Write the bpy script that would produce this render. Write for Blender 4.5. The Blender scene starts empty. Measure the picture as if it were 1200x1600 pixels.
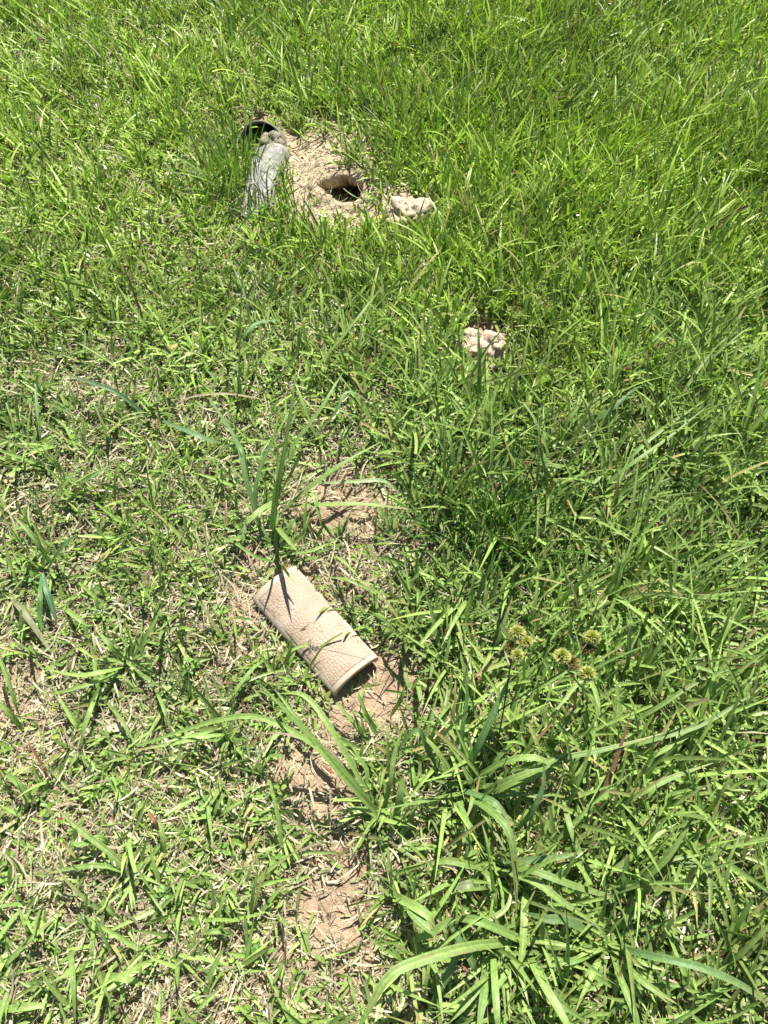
import bpy, math
import numpy as np
from math import radians as R

# ------------------------------------------------------------------ camera, sky, sun, exposure
sc = bpy.context.scene
col = sc.collection
rng = np.random.default_rng(7)
CAM_H = 1.45; PITCH = R(60.0); F = 1203.0
cam_d = bpy.data.cameras.new('camera'); cam = bpy.data.objects.new('camera', cam_d); col.objects.link(cam)
cam.location = (0, 0, CAM_H); cam.rotation_euler = (R(90) - PITCH, 0, 0)
cam_d.sensor_fit = 'VERTICAL'; cam_d.angle = 2 * math.atan(800 / F)
cam_d.clip_start = 0.02; cam_d.clip_end = 600
sc.camera = cam

SUN_AZ = R(14.0); SUN_EL = R(57.0)       # azimuth measured from +y (ahead) towards +x (right)
world = bpy.data.worlds.new('World'); sc.world = world; world.use_nodes = True
wn = world.node_tree.nodes; wl = world.node_tree.links
bg = wn.get('Background') or wn.new('ShaderNodeBackground')
sky = wn.new('ShaderNodeTexSky'); sky.sky_type = 'NISHITA'; sky.sun_disc = False
sky.sun_elevation = SUN_EL; sky.sun_rotation = SUN_AZ
wl.new(sky.outputs['Color'], bg.inputs['Color']); bg.inputs['Strength'].default_value = 0.05
sun_d = bpy.data.lights.new('sun', 'SUN'); sun = bpy.data.objects.new('sun', sun_d); col.objects.link(sun)
sun_d.energy = 5.0; sun_d.angle = R(0.5); sun_d.color = (1.0, 0.965, 0.90)
sun.rotation_euler = (R(90) - SUN_EL, 0, -SUN_AZ + math.pi)
sun.rotation_mode = 'QUATERNION'
from mathutils import Vector
sdir = Vector((math.sin(SUN_AZ) * math.cos(SUN_EL), math.cos(SUN_AZ) * math.cos(SUN_EL), math.sin(SUN_EL)))
sun.rotation_quaternion = sdir.to_track_quat('Z', 'Y')
sc.view_settings.view_transform = 'Standard'; sc.view_settings.look = 'None'
sc.view_settings.gamma = 1.0; sc.view_settings.use_curve_mapping = False
sc.view_settings.exposure = 1.2
sc.render.engine = 'CYCLES'
sc.cycles.max_bounces = 8; sc.cycles.diffuse_bounces = 3; sc.cycles.transmission_bounces = 5

# ------------------------------------------------------------------ helpers
def at(px, py, z=0.0):
    """the real place, at height z, that the photograph shows at a pixel"""
    u = (px - 600) / F; v = (py - 800) / F
    d = np.array([u, math.cos(PITCH) - v * math.sin(PITCH), -math.sin(PITCH) - v * math.cos(PITCH)])
    return np.array([0, 0, CAM_H]) + (CAM_H - z) / -d[2] * d

def tag(o, label=None, cat=None, group=None, kind=None):
    if label: o['label'] = label
    if cat: o['category'] = cat
    if group: o['group'] = group
    if kind: o['kind'] = kind
    return o

def empty(name, loc, rz=0):
    o = bpy.data.objects.new(name, None); col.objects.link(o); o.location = tuple(loc)
    o.rotation_euler = (0, 0, rz); o.empty_display_size = 0.05
    return o

def mesh_np(name, V, Q, mat, parent=None, colors=None, smooth=True, T=None):
    """one mesh object out of numpy vertices, quads Q and triangles T"""
    me = bpy.data.meshes.new(name)
    V = np.asarray(V, np.float32).reshape(-1, 3)
    parts = []; starts = []; tot = []
    if Q is not None and len(Q):
        Q = np.asarray(Q, np.int32).reshape(-1, 4); parts.append(Q.ravel()); tot.append(np.full(len(Q), 4, np.int32))
    if T is not None and len(T):
        T = np.asarray(T, np.int32).reshape(-1, 3); parts.append(T.ravel()); tot.append(np.full(len(T), 3, np.int32))
    loops = np.concatenate(parts); tot = np.concatenate(tot)
    start = np.concatenate([[0], np.cumsum(tot)[:-1]]).astype(np.int32)
    me.vertices.add(len(V)); me.vertices.foreach_set('co', V.ravel())
    me.loops.add(len(loops)); me.loops.foreach_set('vertex_index', loops)
    me.polygons.add(len(tot)); me.polygons.foreach_set('loop_start', start)
    me.polygons.foreach_set('use_smooth', np.full(len(tot), smooth, bool))
    me.update(calc_edges=True)
    if colors is not None:
        ca = me.color_attributes.new('tint', 'FLOAT_COLOR', 'POINT')
        c4 = np.ones((len(V), 4), np.float32); c4[:, :3] = np.asarray(colors, np.float32).reshape(-1, 3)
        ca.data.foreach_set('color', c4.ravel())
    me.materials.append(mat)
    o = bpy.data.objects.new(name, me); col.objects.link(o)
    if parent is not None: o.parent = parent
    return o

# lattice value noise, vectorised
_lat = rng.random((256, 256)).astype(np.float64)
def noise(x, y, s, o=0.0):
    x = np.asarray(x, float) / s + 37.3 + o; y = np.asarray(y, float) / s + 91.7 + o * 1.7
    xi = np.floor(x).astype(int); yi = np.floor(y).astype(int); fx = x - xi; fy = y - yi
    fx = fx * fx * (3 - 2 * fx); fy = fy * fy * (3 - 2 * fy)
    g = lambda a, b: _lat[a & 255, b & 255]
    return (g(xi, yi) * (1 - fx) + g(xi + 1, yi) * fx) * (1 - fy) + (g(xi, yi + 1) * (1 - fx) + g(xi + 1, yi + 1) * fx) * fy

# ------------------------------------------------------------------ where the soil is bare (places on the ground)
BARE = [  # px, py, radius x (m), radius y (m), strength
    (498, 252, .105, .25, 1.0), (528, 335, .09, .09, .92), (562, 290, .05, .08, .8), (560, 230, .07, .12, .6),
    (545, 790, .13, .08, .98), (530, 730, .10, .06, .75), (580, 625, .12, .07, .45), (540, 680, .10, .05, .5),
    (505, 890, .07, .035, .9), (570, 925, .09, .06, .7), (600, 880, .08, .05, .5),
    (605, 1085, .085, .11, 1.05), (540, 1120, .09, .06, 1.0), (490, 1190, .09, .055, .95),
    (510, 1250, .08, .05, .92), (530, 1310, .05, .05, .75), (532, 1400, .09, .11, 1.05), (500, 1480, .12, .07, .7), (560, 1340, .07, .05, .7),
    (380, 960, .08, .08, .75), (340, 1050, .08, .08, .5), (25, 1065, .09, .11, .8), (60, 1150, .08, .06, .6),
    (655, 1300, .07, .05, .65), (920, 1390, .06, .05, .5), (120, 1330, .05, .03, .7), (225, 1480, .08, .07, .7),
    (300, 1560, .14, .05, .6), (400, 880, .07, .04, .8), (1150, 1030, .06, .06, .45), (15, 770, .05, .05, .5),
    (700, 870, .07, .04, .45), (1000, 1120, .07, .05, .4), (1150, 1300, .07, .06, .35), (440, 1010, .05, .08, .5)]
BARE_W = [(at(a, b)[0], at(a, b)[1], rx, ry, s) for a, b, rx, ry, s in BARE]
def bare(x, y):
    x = np.asarray(x, float); y = np.asarray(y, float)
    b = np.zeros(x.shape)
    wob = (noise(x, y, .035) - .5) * .7 + (noise(x, y, .09, 5) - .5) * .5
    for cx, cy, rx, ry, s in BARE_W:
        d = np.sqrt(((x - cx) / rx) ** 2 + ((y - cy) / ry) ** 2) + wob
        b = np.maximum(b, s * np.clip(1.65 - 1.15 * d, 0, 1))
    return b

HOLE = at(533, 296)
def ground_z(x, y):
    x = np.asarray(x, float); y = np.asarray(y, float)
    near = np.exp(-((x / 4.0) ** 2 + ((y - 1.3) / 4.0) ** 2))
    z = (noise(x, y, .30) - .5) * .020 + (noise(x, y, .07, 3) - .5) * .010 + (noise(x, y, .02, 9) - .5) * .0045
    z = z * near
    z = z - .006 * bare(x, y) * near
    # the burrow: a mouth with a raised far lip, falling away steeply
    dx = (x - HOLE[0]) / .057; dy = (y - HOLE[1]) / .050
    dx = dx + .2 * dy; d = np.sqrt(dx * dx + dy * dy) + (noise(x, y, .035, 2) - .5) * .5
    d = d + (noise(x, y, .012, 6) - .5) * .2
    z = z - .24 * np.clip((1.05 - d) / .5, 0, 1) ** .85 + .008 * np.exp(-((d - 1.4) / .35) ** 2)
    return z

# ------------------------------------------------------------------ materials
def new_mat(name):
    m = bpy.data.materials.new(name); m.use_nodes = True
    nt = m.node_tree
    for n in list(nt.nodes): nt.nodes.remove(n)
    out = nt.nodes.new('ShaderNodeOutputMaterial')
    return m, nt, nt.nodes, nt.links, out

def leaf_material(name, rough=.46, trans=.30, spec=.35, vein=900.0):
    m, nt, N, L, out = new_mat(name)
    at_ = N.new('ShaderNodeAttribute'); at_.attribute_name = 'tint'
    geo = N.new('ShaderNodeNewGeometry')
    tx = N.new('ShaderNodeTexNoise'); tx.inputs['Scale'].default_value = 160; tx.inputs['Detail'].default_value = 3
    L.new(geo.outputs['Position'], tx.inputs['Vector'])
    mr = N.new('ShaderNodeMapRange'); mr.inputs['From Min'].default_value = .3; mr.inputs['From Max'].default_value = .7
    mr.inputs['To Min'].default_value = .80; mr.inputs['To Max'].default_value = 1.18
    L.new(tx.outputs['Fac'], mr.inputs['Value'])
    vm = N.new('ShaderNodeVectorMath'); vm.operation = 'SCALE'
    L.new(at_.outputs['Color'], vm.inputs[0]); L.new(mr.outputs['Result'], vm.inputs['Scale'])
    pb = N.new('ShaderNodeBsdfPrincipled')
    L.new(vm.outputs['Vector'], pb.inputs['Base Color'])
    pb.inputs['Roughness'].default_value = rough; pb.inputs['Specular IOR Level'].default_value = spec
    tr = N.new('ShaderNodeBsdfTranslucent')
    tm = N.new('ShaderNodeVectorMath'); tm.operation = 'MULTIPLY'; tm.inputs[1].default_value = (1.15, 1.45, .50)
    L.new(vm.outputs['Vector'], tm.inputs[0]); L.new(tm.outputs['Vector'], tr.inputs['Color'])
    mx = N.new('ShaderNodeMixShader'); mx.inputs['Fac'].default_value = trans
    L.new(pb.outputs['BSDF'], mx.inputs[1]); L.new(tr.outputs['BSDF'], mx.inputs[2])
    L.new(mx.outputs['Shader'], out.inputs['Surface'])
    return m
M_GRASS = leaf_material('grass_leaf', rough=.42, trans=.22, spec=.50)
M_WIDE = leaf_material('wide_grass_leaf', rough=.50, trans=.28, spec=.32)
M_WEED = leaf_material('weed_leaf', rough=.5, trans=.35, spec=.35)
M_DEAD = leaf_material('dry_leaf', rough=.7, trans=.15, spec=.2)
M_SEED = leaf_material('seed_head', rough=.6, trans=.35, spec=.2)

def soil_material(name, c1, c2, c3, grassfar=False, scale=1.0):
    m, nt, N, L, out = new_mat(name)
    geo = N.new('ShaderNodeNewGeometry')
    def nz(sc_, det=6, rough=.6):
        t = N.new('ShaderNodeTexNoise'); t.inputs['Scale'].default_value = sc_ * scale; t.inputs['Detail'].default_value = det
        t.inputs['Roughness'].default_value = rough; L.new(geo.outputs['Position'], t.inputs['Vector']); return t
    a = nz(9); b = nz(75); c = nz(420, 3)
    r1 = N.new('ShaderNodeValToRGB'); e = r1.color_ramp.elements
    e[0].position = .33; e[0].color = (*c1, 1); e[1].position = .68; e[1].color = (*c2, 1)
    e2 = r1.color_ramp.elements.new(.5); e2.color = (*c3, 1)
    mixf = N.new('ShaderNodeMath'); mixf.operation = 'MULTIPLY_ADD'; mixf.inputs[1].default_value = .5
    hb = N.new('ShaderNodeMath'); hb.operation = 'MULTIPLY'; hb.inputs[1].default_value = .5
    L.new(b.outputs['Fac'], hb.inputs[0]); L.new(a.outputs['Fac'], mixf.inputs[0]); L.new(hb.outputs[0], mixf.inputs[2])
    L.new(mixf.outputs[0], r1.inputs['Fac'])
    colr = r1.outputs['Color']
    if grassfar:   # sand thrown out of the burrow is paler than the soil round it
        dl = N.new('ShaderNodeVectorMath'); dl.operation = 'DISTANCE'; dl.inputs[1].default_value = (float(HOLE[0]) - .03, float(HOLE[1]) + .02, 0)
        L.new(geo.outputs['Position'], dl.inputs[0])
        wob = N.new('ShaderNodeMath'); wob.operation = 'MULTIPLY_ADD'; wob.inputs[1].default_value = .25; L.new(b.outputs['Fac'], wob.inputs[0]); L.new(dl.outputs['Value'], wob.inputs[2])
        ms = N.new('ShaderNodeMapRange'); ms.inputs['From Min'].default_value = .30; ms.inputs['From Max'].default_value = .50; ms.inputs['To Min'].default_value = .75; ms.inputs['To Max'].default_value = 0
        L.new(wob.outputs[0], ms.inputs['Value'])
        mz = N.new('ShaderNodeMixRGB'); mz.inputs['Color2'].default_value = (.50, .41, .275, 1); L.new(ms.outputs['Result'], mz.inputs['Fac']); L.new(colr, mz.inputs['Color1']); colr = mz.outputs['Color']
    if grassfar:   # past the built blades the lawn goes on as a green of its own
        ln = N.new('ShaderNodeVectorMath'); ln.operation = 'DISTANCE'; ln.inputs[1].default_value = (0, 1.4, 0)
        L.new(geo.outputs['Position'], ln.inputs[0])
        m2 = N.new('ShaderNodeMapRange'); m2.inputs['From Min'].default_value = 2.6; m2.inputs['From Max'].default_value = 4.0
        L.new(ln.outputs['Value'], m2.inputs['Value'])
        rg = N.new('ShaderNodeValToRGB'); q = rg.color_ramp.elements
        q[0].position = .35; q[0].color = (.02, .045, .008, 1); q[1].position = .65; q[1].color = (.10, .17, .03, 1)
        L.new(b.outputs['Fac'], rg.inputs['Fac'])
        mx = N.new('ShaderNodeMixRGB'); L.new(m2.outputs['Result'], mx.inputs['Fac'])
        L.new(colr, mx.inputs['Color1']); L.new(rg.outputs['Color'], mx.inputs['Color2']); colr = mx.outputs['Color']
    pb = N.new('ShaderNodeBsdfPrincipled'); pb.inputs['Roughness'].default_value = .92; pb.inputs['Specular IOR Level'].default_value = .15
    L.new(colr, pb.inputs['Base Color'])
    vo = N.new('ShaderNodeTexVoronoi'); vo.feature = 'DISTANCE_TO_EDGE'; vo.inputs['Scale'].default_value = 38 * scale
    wv = N.new('ShaderNodeVectorMath'); wv.operation = 'MULTIPLY_ADD'; wv.inputs[1].default_value = (.03, .03, .03)
    L.new(nz(30).outputs['Color'], wv.inputs[0]); L.new(geo.outputs['Position'], wv.inputs[2]); L.new(wv.outputs['Vector'], vo.inputs['Vector'])
    cr = N.new('ShaderNodeMapRange'); cr.inputs['From Max'].default_value = .05; L.new(vo.outputs['Distance'], cr.inputs['Value'])
    ad = N.new('ShaderNodeMath'); ad.operation = 'MULTIPLY_ADD'; ad.inputs[1].default_value = .35
    L.new(cr.outputs['Result'], ad.inputs[0])
    ad2 = N.new('ShaderNodeMath'); ad2.operation = 'ADD'; L.new(b.outputs['Fac'], ad2.inputs[0]); L.new(c.outputs['Fac'], ad2.inputs[1])
    L.new(ad2.outputs[0], ad.inputs[2])
    bp = N.new('ShaderNodeBump'); bp.inputs['Distance'].default_value = .004; bp.inputs['Strength'].default_value = .8
    L.new(ad.outputs[0], bp.inputs['Height']); L.new(bp.outputs['Normal'], pb.inputs['Normal'])
    L.new(pb.outputs['BSDF'], out.inputs['Surface'])
    return m
M_SOIL = soil_material('dry_soil', (.17, .12, .075), (.45, .345, .235), (.32, .23, .15), grassfar=True)
M_CLOD = soil_material('clod_soil', (.56, .44, .31), (.70, .57, .42), (.63, .505, .365), scale=2.0)
M_CLOD2 = soil_material('grey_clod_soil', (.22, .19, .13), (.42, .37, .28), (.32, .28, .20), scale=2.0)

def ceramic_material(name, base, joint, streak, cell=170.0, stain=.35, bumpd=.0006):
    m, nt, N, L, out = new_mat(name)
    tc = N.new('ShaderNodeTexCoord')
    n1 = N.new('ShaderNodeTexNoise'); n1.inputs['Scale'].default_value = 22; n1.inputs['Detail'].default_value = 8
    n2 = N.new('ShaderNodeTexNoise'); n2.inputs['Scale'].default_value = 320; n2.inputs['Detail'].default_value = 4
    for n in (n1, n2): L.new(tc.outputs['Object'], n.inputs['Vector'])
    vj = N.new('ShaderNodeAttribute'); vj.attribute_name = 'tint'
    sx = N.new('ShaderNodeSeparateColor'); L.new(vj.outputs['Color'], sx.inputs['Color'])
    mx = N.new('ShaderNodeMixRGB'); mx.inputs['Color1'].default_value = (*joint, 1); mx.inputs['Color2'].default_value = (*base, 1)
    L.new(sx.outputs['Red'], mx.inputs['Fac'])
    rp = N.new('ShaderNodeMapRange'); rp.inputs['From Min'].default_value = .42; rp.inputs['From Max'].default_value = .72; rp.inputs['To Max'].default_value = stain
    L.new(n1.outputs['Fac'], rp.inputs['Value'])
    m2 = N.new('ShaderNodeMixRGB'); L.new(rp.outputs['Result'], m2.inputs['Fac']); L.new(mx.outputs['Color'], m2.inputs['Color1']); m2.inputs['Color2'].default_value = (*streak, 1)
    m3 = N.new('ShaderNodeMapRange'); m3.inputs['From Min'].default_value = .3; m3.inputs['From Max'].default_value = .7; m3.inputs['To Min'].default_value = .88; m3.inputs['To Max'].default_value = 1.1
    L.new(n2.outputs['Fac'], m3.inputs['Value'])
    sc3 = N.new('ShaderNodeVectorMath'); sc3.operation = 'SCALE'; L.new(m2.outputs['Color'], sc3.inputs[0]); L.new(m3.outputs['Result'], sc3.inputs['Scale'])
    pb = N.new('ShaderNodeBsdfPrincipled'); pb.inputs['Roughness'].default_value = .62; pb.inputs['Specular IOR Level'].default_value = .3
    L.new(sc3.outputs['Vector'], pb.inputs['Base Color'])
    bp = N.new('ShaderNodeBump'); bp.inputs['Distance'].default_value = bumpd; bp.inputs['Strength'].default_value = .6
    L.new(n2.outputs['Fac'], bp.inputs['Height']); L.new(bp.outputs['Normal'], pb.inputs['Normal'])
    L.new(pb.outputs['BSDF'], out.inputs['Surface'])
    return m
M_TILE = ceramic_material('tan_ceramic', (.365, .285, .205), (.17, .13, .09), (.25, .18, .12), stain=.7)
M_RIM = ceramic_material('rim_ceramic', (.42, .345, .25), (.30, .22, .15), (.31, .27, .21), stain=.7)
M_GREY = ceramic_material('weathered_grey', (.36, .35, .31), (.06, .06, .05), (.13, .12, .09), stain=.8, bumpd=.002)
M_SHARD = ceramic_material('olive_grey_shard', (.20, .20, .145), (.12, .12, .08), (.10, .10, .065), stain=.8, bumpd=.001)

# ------------------------------------------------------------------ the ground: one sheet to the horizon
def axis(lo, hi, step, far, mid):
    core = np.concatenate([np.arange(lo, mid - .13, step), np.arange(mid - .13, mid + .13, .0045), np.arange(mid + .13 + .002, hi + 1e-6, step)]); lo = core[0]; hi = core[-1]; g = [step * 2]; 
    while sum(g) < far: g.append(g[-1] * 1.35)
    off = np.cumsum(g)
    return np.concatenate([(lo - off)[::-1], core, hi + off])
gx = axis(-1.5, 1.5, .012, 300.0, HOLE[0]); gy = axis(-.2, 3.0, .012, 300.0, HOLE[1])
GX, GY = np.meshgrid(gx, gy)
GZ = ground_z(GX, GY)
nearh = np.exp(-(((GX - HOLE[0]) / .12) ** 2 + ((GY - HOLE[1]) / .12) ** 2) ** 2)
deep = np.clip(-GZ - .022, 0, .3) * nearh
GY = GY + 1.5 * deep; GX = GX + .5 * deep
nx = len(gx); ny = len(gy)
ii, jj = np.meshgrid(np.arange(nx - 1), np.arange(ny - 1))
a = (jj * nx + ii).ravel()
ground = mesh_np('ground', np.stack([GX, GY, GZ], -1), np.stack([a, a + 1, a + nx + 1, a + nx], -1), M_SOIL)
tag(ground, kind='structure', label='dry tan soil of the lawn with a burrow hole')

# ------------------------------------------------------------------ ribbons: grass blades by the thousand
def ribbons(p, az, el, Ln, w, droop, bend, twist, tipw, c_base, c_tip, nseg=5, fold=.22, shape='blade', flat=False):
    """N curved blades, three vertices across; returns vertices, quads, colours"""
    n = len(p); S = nseg + 1
    s = np.linspace(0, 1, S)
    e = el[:, None] - droop[:, None] * s[None] ** 1.3
    h = az[:, None] + bend[:, None] * s[None]
    dirs = np.stack([np.cos(h) * np.cos(e), np.sin(h) * np.cos(e), np.sin(e)], -1)
    step = Ln[:, None, None] / nseg
    pos = np.concatenate([p[:, None, :], p[:, None, :] + np.cumsum((dirs[:, :-1] + dirs[:, 1:]) / 2 * step, 1)], 1)
    floor = ground_z(pos[..., 0], pos[..., 1]) + .0015
    pos[..., 2] = np.maximum(pos[..., 2], floor)
    side = np.stack([-np.sin(h), np.cos(h), np.zeros_like(h)], -1)
    nrm = np.cross(dirs, side)
    t = twist[:, None] * (.35 + s[None])
    sd = side * np.cos(t)[..., None] + nrm * np.sin(t)[..., None]
    nr = np.cross(dirs, sd)
    if shape == 'blade':
        prof = np.clip(.55 + 1.6 * s, 0, 1)[None] * (1 - (1 - tipw[:, None]) * np.clip((s[None] - .35) / .65, 0, 1) ** 1.8)
    else:
        prof = np.maximum(np.sin(np.pi * np.clip(.03 + s * .97, 0, 1)) ** .75, .06)[None] * np.ones((n, 1))
    ww = (w[:, None] * prof / 2)[..., None]
    mid = pos - nr * ww * 2 * fold
    if flat:
        V = np.stack([pos - sd * ww, pos + sd * ww], 2).reshape(-1, 3)
        base = (np.arange(n) * S * 2)[:, None] + (np.arange(nseg) * 2)[None, :]
        Q = np.stack([base, base + 1, base + 3, base + 2], -1).reshape(-1, 4)
        k = (s[None] ** 2.5)[..., None]; C = np.repeat((c_base[:, None, :] * (1 - k) + c_tip[:, None, :] * k)[:, :, None, :], 2, 2)
        return V, Q, C.reshape(-1, 3)
    V = np.stack([pos - sd * ww, mid, pos + sd * ww], 2).reshape(-1, 3)
    base = (np.arange(n) * S * 3)[:, None, None] + (np.arange(nseg) * 3)[None, :, None] + np.arange(2)[None, None, :]
    Q = np.stack([base, base + 1, base + 4, base + 3], -1).reshape(-1, 4)
    k = (s[None] ** 2.0)[..., None]
    C = c_base[:, None, :] * (1 - k) + c_tip[:, None, :] * k
    C = np.repeat(C[:, :, None, :], 3, 2); C[:, :, 1, :] *= 1.12
    return V, Q, C.reshape(-1, 3)

def join(chunks):
    vs = []; qs = []; cs = []; off = 0
    for V, Q, C in chunks:
        vs.append(V); qs.append(Q + off); cs.append(C); off += len(V)
    return np.concatenate(vs), np.concatenate(qs), np.concatenate(cs)

TILE_C = None
def keep_clear(x, y):
    """true where nothing grows: under the tiles, clods and in the burrow"""
    k = np.zeros(x.shape, bool)
    for cx, cy, ang, hl, hw in CLEAR:
        dx = x - cx; dy = y - cy; c = math.cos(ang); s = math.sin(ang)
        k |= (np.abs(dx * c + dy * s) < hl) & (np.abs(-dx * s + dy * c) < hw)
    k |= ((x - HOLE[0]) / .085) ** 2 + ((y - HOLE[1]) / .075) ** 2 < 1
    return k
A = at(522, 1090); B = at(396, 940)
ax = (B - A) / np.linalg.norm(B - A); per = np.array([ax[1], -ax[0], 0]); TL = .262; TW = .111
TC = A + ax * TL / 2 + per * TW / 2; TANG = math.atan2(ax[1], ax[0])
G0 = at(392, 335); G1 = at(428, 222); gax = (G1 - G0) / np.linalg.norm(G1 - G0); GANG = math.atan2(gax[1], gax[0])
GC = (G0 + G1) / 2
K1 = at(756, 530); K2 = at(634, 326)
CLEAR = [(K1[0], K1[1], 0, .055, .045), (K2[0], K2[1], 0, .06, .045), (TC[0], TC[1], TANG, TL / 2 + .004, TW / 2 + .004), (GC[0], GC[1], GANG, .13, .030),
         (K1[0], K1[1] + .005, 0, .035, .025), (K2[0], K2[1] + .01, 0, .04, .03), (K1[0], K1[1] - .06, 0, .035, .03), (K2[0], K2[1] - .06, 0, .045, .03), (at(408, 205)[0], at(408, 205)[1] + .03, 1.5, .045, .04)]

def scatter(n, x0, x1, y0, y1, prob):
    x = rng.uniform(x0, x1, n); y = rng.uniform(y0, y1, n)
    half = (.5 * y + 1.256) * .4988 + .22           # thin the lawn out well beyond what is looked at
    out = (np.abs(x) > half) | (y > 3.15) | (y < -.25)
    pr = prob(x, y) * np.where(out, .13, 1.0)
    k = rng.random(n) < pr
    k &= ~keep_clear(x, y)
    x = x[k]; y = y[k]
    return np.stack([x, y, ground_z(x, y)], -1)

def sm(v, a, b):
    t = np.clip((v - a) / (b - a), 0, 1); return t * t * (3 - 2 * t)

def lush(x, y):
    """how rank the grass stands: right half and the middle distance most"""
    v = sm(x + .25 * (y - .6), -.25, .35) * (1 - .35 * sm(y, 1.9, 2.7)) + .5 * sm(y, .9, 1.6)
    return np.clip(v * (.6 + .8 * noise(x, y, .3, 71)), 0, 1.2)

SHORT = [(at(535, 330), .11, .09), (at(500, 330), .08, .08), (at(756, 560), .09, .09), (at(634, 350), .10, .08), (at(405, 320), .08, .09), (at(410, 230), .08, .10)]
def short(x, y):
    """the grass is worn short round the burrow, the clods and the weathered tile"""
    f = np.ones(np.shape(x))
    for c_, rx, ry in SHORT:
        f = np.minimum(f, .5 + .5 * np.clip(np.sqrt(((x - c_[0]) / rx) ** 2 + ((y - c_[1]) / ry) ** 2) - .55, 0, 1))
    return f

def lawn_prob(x, y):
    base = .42 + .46 * sm(y, .55, 1.6) + .16 * sm(x, -.1, .3) - .12 * np.clip(lush(x, y), 0, 1)
    base = base * (.72 + .28 * sm(x, -.6, .4))
    patch = .55 + .9 * noise(x, y, .16, 4)
    return np.clip(base * patch, 0, 1) * np.clip(1 - 1.06 * bare(x, y), 0, 1)

def tints(n, y, x, kind=0):
    """leaf colours: bluish-grey green close by, yellower and brighter up the lawn"""
    up = sm(y + (noise(x, y, .25, 8) - .5) * .7, .7, 1.9)[:, None]
    lo = np.array([.192, .288, .066]); hi = np.array([.245, .350, .048])
    c = lo * (1 - up) + hi * up
    v = rng.normal(1, .27, (n, 1)).clip(.4, 1.7)
    hue = rng.normal(0, 1, (n, 1)) * np.array([[.011, .003, .001]])
    dark = (.78 + .44 * noise(x, y, .22, 12))[:, None]
    return np.clip(c * v * dark + hue, .006, .6)

REG = (-2.3, 2.3, -.7, 4.0)
def make_shoots(nshoot, region, prob, blades, Lr, wr, elr, droopr, mown=.4, seg=4, fold=.22, flat=False):
    p = scatter(nshoot, *region, prob)
    n0 = len(p); k = rng.integers(blades[0], blades[1] + 1, n0)
    idx = np.repeat(np.arange(n0), k); n = len(idx)
    P_ = p[idx] + np.concatenate([rng.normal(0, .0035, (n, 2)), np.zeros((n, 1))], 1)
    y = P_[:, 1]; x = P_[:, 0]
    up = sm(y, .6, 1.8)
    lu = lush(x, y)
    flow = np.arctan2(np.ones(n), .9 * x + .9 * (noise(x, y, .4, 81) - .5))          # drifts all lean one way
    a0 = rng.uniform(0, 2 * np.pi, n0)[idx] + rng.normal(0, 1.1, n)
    az = np.where(rng.random(n) < .16 + .28 * np.clip(lu, 0, 1), flow + rng.normal(0, .8, n), a0)
    el = np.radians(rng.uniform(elr[0], elr[1], n) + 3 * up + 7 * lu)
    Ln = rng.uniform(Lr[0], Lr[1], n) * (.66 - .08 * up + .42 * noise(x, y, .2, 6) + .52 * lu * (1 - .35 * up)) * short(x, y)
    w = rng.uniform(wr[0], wr[1], n) * (1.05 - .10 * up + .08 * lu)
    droop = rng.uniform(droopr[0], droopr[1], n)
    tip = np.where(rng.random(n) < mown, rng.uniform(.45, .8, n), .04)
    c = tints(n, y, x)
    ct = c.copy()
    br = rng.random(n)
    low = 1 - sm(y, .6, 1.7)
    kk = br < .03 + .05 * low; ct[kk] = np.array([.26, .19, .09]) * rng.uniform(.6, 1.2, (kk.sum(), 1))
    kr = (br > .995); c[kr] = np.array([.17, .085, .05]); ct[kr] = np.array([.22, .09, .06])
    ky = (br > .955) & (br < .985); c[ky] = np.array([.30, .28, .10]); ct[ky] = np.array([.36, .30, .12])
    cb = c * .9 + np.array([.035, .035, .02])
    P_[:, 2] += rng.uniform(-.002, .01, n)
    return ribbons(P_, az, el, Ln, w, droop, rng.normal(0, .16, n), rng.normal(0, .5, n), tip, cb, ct, nseg=seg, fold=fold, flat=flat)

lawn = join([
    make_shoots(150000, REG, lawn_prob, (2, 4), (.026, .060), (.0038, .0072), (10, 60), (.0, .7), mown=.45, seg=3, flat=True),
    make_shoots(47000, REG, lambda x, y: lawn_prob(x, y) * (.55 + .35 * sm(x, -.3, .5)), (2, 4), (.050, .105), (.0046, .0082), (18, 64), (.05, .8), mown=.3, seg=4),
])
o = mesh_np('lawn_grass', lawn[0], lawn[1], M_GRASS, colors=lawn[2])
tag(o, 'short mown green grass of the lawn, thinner around the tan tile', 'grass', kind='stuff')

def long_prob(x, y):
    r = .15 + .5 * sm(x, -.2, .35) * (1 - .4 * sm(y, 1.8, 2.6)) + .25 * noise(x, y, .2, 21)
    return np.clip(r * np.clip(1 - 1.2 * bare(x, y), 0, 1), 0, 1)
LB = make_shoots(10500, REG, long_prob, (1, 3), (.09, .17), (.0048, .0085), (30, 72), (.2, 1.1), mown=.08, seg=7)
o = mesh_np('long_grass', LB[0], LB[1], M_GRASS, colors=LB[2])
tag(o, 'longer loose grass blades leaning out of the lawn, thickest at right', 'grass', kind='stuff')

# fine, upright, darker blades (upper middle and right)
def fine_prob(x, y):
    return np.clip((.2 + .8 * sm(y, 1.1, 1.9)) * (noise(x, y, .22, 31) * 1.5 - .25), 0, 1) * np.clip(1 - 1.2 * bare(x, y), 0, 1)
FB = make_shoots(20000, REG, fine_prob, (2, 4), (.05, .12), (.0022, .0042), (48, 76), (.1, .7), mown=.1, seg=4)
o = mesh_np('fine_grass', FB[0], FB[1], M_GRASS, colors=FB[2] * np.array([.8, .86, .7]))
tag(o, 'fine upright darker grass standing in drifts across the upper lawn', 'grass', kind='stuff')

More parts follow.
